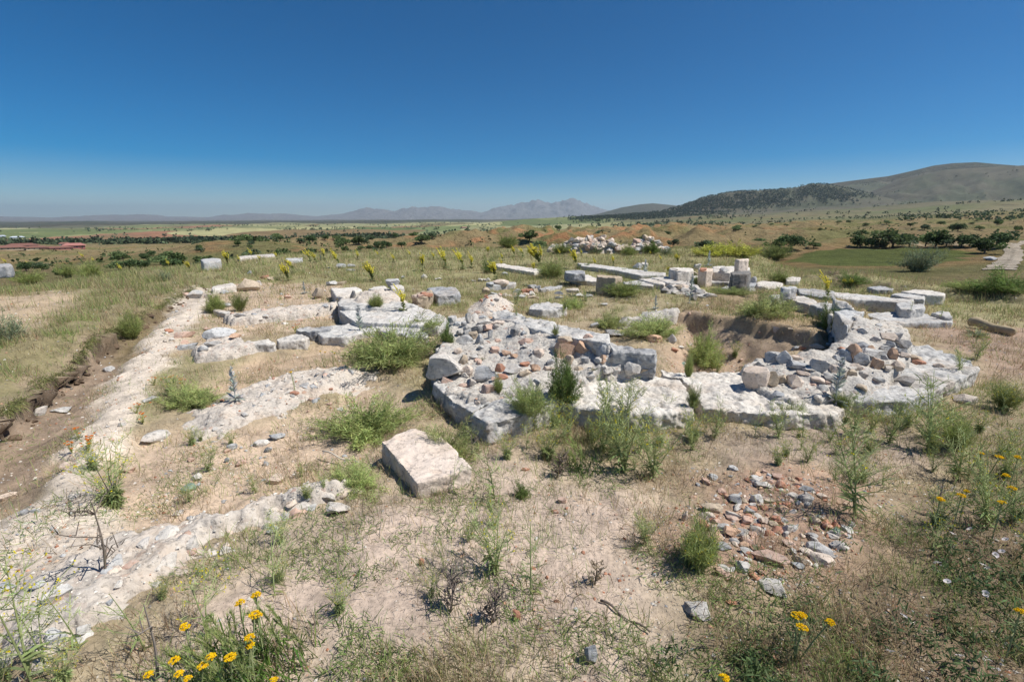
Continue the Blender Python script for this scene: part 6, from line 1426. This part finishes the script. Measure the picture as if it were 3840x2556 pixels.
RED = (.20, .10, .08); CR = (.52, .42, .30); PK = (.5, .24, .2)
for a in [(20,938,130,16,.5,CR,RED,'long red-roofed building at the left border of the valley'),(85,931,90,18,.5,CR,RED,'red-roofed building with a cream front, second from the left'),(140,936,60,14,.6,(.6,.5,.36),RED,'small red-roofed wing between the two long roofs'),
 (215,937,90,13,.5,PK,RED,'low red roof left of the pink building'),(280,932,62,20,.6,(.55,.22,.2),(.33,.15,.13),'pink building at the right end of the red-roofed row'),(243,921,30,12,.8,(.7,.66,.6),RED,'little white house above the red-roofed row'),(365,907,44,10,.6,CR,RED,'lone red-roofed house amid the valley woods')]: house(*a)
for a in [(66,893,40,7,.5,(.6,.62,.66),(.55,.60,.68),'pale blue roofed shed in the woods at far left'),(6,889,24,7,.5,(.6,.62,.66),(.52,.57,.66),'pale shed cut by the left border'),(1425,889,50,7,.5,(.35,.2,.16),(.3,.16,.13),'long brown shed in the centre of the valley'),(1466,888,24,6,.6,(.2,.3,.55),(.2,.32,.6),'blue shed beside the long brown one'),
 (1740,856,26,5,.6,(.55,.5,.45),(.4,.2,.16),'tiny pale building of the distant hamlet')]: house(*a, name='shed')
# ------------------------------------------------------------------ dirt roads of the slopes
def road(name, pts, wd, col, lift=.12):
    c = [farat(*p) for p in pts]; c = [Vector((v.x, v.y, 0)) for v in c]; path = []
    for i in range(len(c)-1):
        for k in range(14):
            t = k/14; p0, p1, p2, p3 = c[max(i-1, 0)], c[i], c[i+1], c[min(i+2, len(c)-1)]
            path.append(.5*((2*p1)+(p2-p0)*t+(2*p0-5*p1+4*p2-p3)*t*t+(3*p1-p0-3*p2+p3)*t**3))
    path.append(c[-1]); V = []; Cc = []; m = 7
    for i, p in enumerate(path):
        t = path[min(i+1, len(path)-1)]-path[max(i-1, 0)]; n = Vector((t.y, -t.x, 0)).normalized()
        w_ = wd*(1+.12*math.sin(i*.7))
        for k in range(m):
            u = k/(m-1)-.5; q = p+n*w_*u; V.append((q.x, q.y, hz(q.x, q.y)+lift-.3*abs(u)**3*lift*8)); Cc.append(np.array(col)*(1-.25*math.exp(-((abs(u)-.0)/.09)**2)))
    V = np.array(V); I = np.arange(len(V)).reshape(-1, m); Q = np.stack([I[:-1, :-1], I[:-1, 1:], I[1:, 1:], I[1:, :-1]], -1).reshape(-1, 4)
    return tag(link(name, mesh_np(name, V, Q, np.array(Cc), True, M['hill'])), kind='structure')
road('dirt_road', [(3745,1014),(3762,996),(3786,974),(3800,950),(3790,930),(3800,916),(3860,905),(3960,898)], 3.2, (.50, .43, .34), .16)
road('dirt_track', [(3250,915),(3400,913),(3560,912),(3680,912),(3770,918)], 2.6, (.42, .33, .21), .2)
# ------------------------------------------------------------------ air, sky, sun
hb = bmesh.new(); bmesh.ops.create_cube(hb, size=1)
hm = bpy.data.meshes.new('haze'); hb.to_mesh(hm); hb.free()
hz_o = link('haze', hm); lo, hi = -320., 860.
hz_o.scale = (76000, 76000, hi-lo); hz_o.location = (0, 0, (hi+lo)/2); tag(hz_o, kind='stuff')
t = NT('haze_air'); vol = t.n('VolumePrincipled', {'Color': (.72, .87, 1.0, 1), 'Density': 3.6e-5, 'Anisotropy': .35})
t.t.links.new(vol.outputs[0], t.out.inputs['Volume']); hm.materials.append(t.m)
SUN_EL, SUN_AZ = R(56), R(99)          # azimuth clockwise from the view direction (+Y)
w = bpy.data.worlds.new('World'); SC.world = w; w.use_nodes = True; wt = w.node_tree
sky = wt.nodes.new('ShaderNodeTexSky'); sky.sky_type = 'NISHITA'; sky.sun_disc = False
sky.sun_elevation = SUN_EL; sky.sun_rotation = SUN_AZ; sky.altitude = 1200; sky.air_density = .8; sky.dust_density = .3; sky.ozone_density = 3.0
bg = wt.nodes['Background']; bg.inputs[1].default_value = .076
hs = wt.nodes.new('ShaderNodeHueSaturation'); hs.inputs['Saturation'].default_value = 1.75; wt.links.new(sky.outputs[0], hs.inputs['Color']); wt.links.new(hs.outputs[0], bg.inputs[0])
sl = bpy.data.lights.new('sun', 'SUN'); so = link('sun', sl); sl.energy = 5.0; sl.angle = R(.53); sl.color = (1, .95, .87)
sv = Vector((math.sin(SUN_AZ)*math.cos(SUN_EL), math.cos(SUN_AZ)*math.cos(SUN_EL), math.sin(SUN_EL)))
so.rotation_euler = sv.to_track_quat('Z', 'Y').to_euler(); so.location = sv*50
vs = SC.view_settings; vs.view_transform = 'Standard'; vs.look = 'None'; vs.exposure = .2; vs.gamma = 1
SC.render.engine = 'CYCLES'; cy = SC.cycles
cy.max_bounces = 6; cy.diffuse_bounces = 3; cy.transmission_bounces = 3; cy.volume_bounces = 1; cy.transparent_max_bounces = 6
cy.use_denoising = True
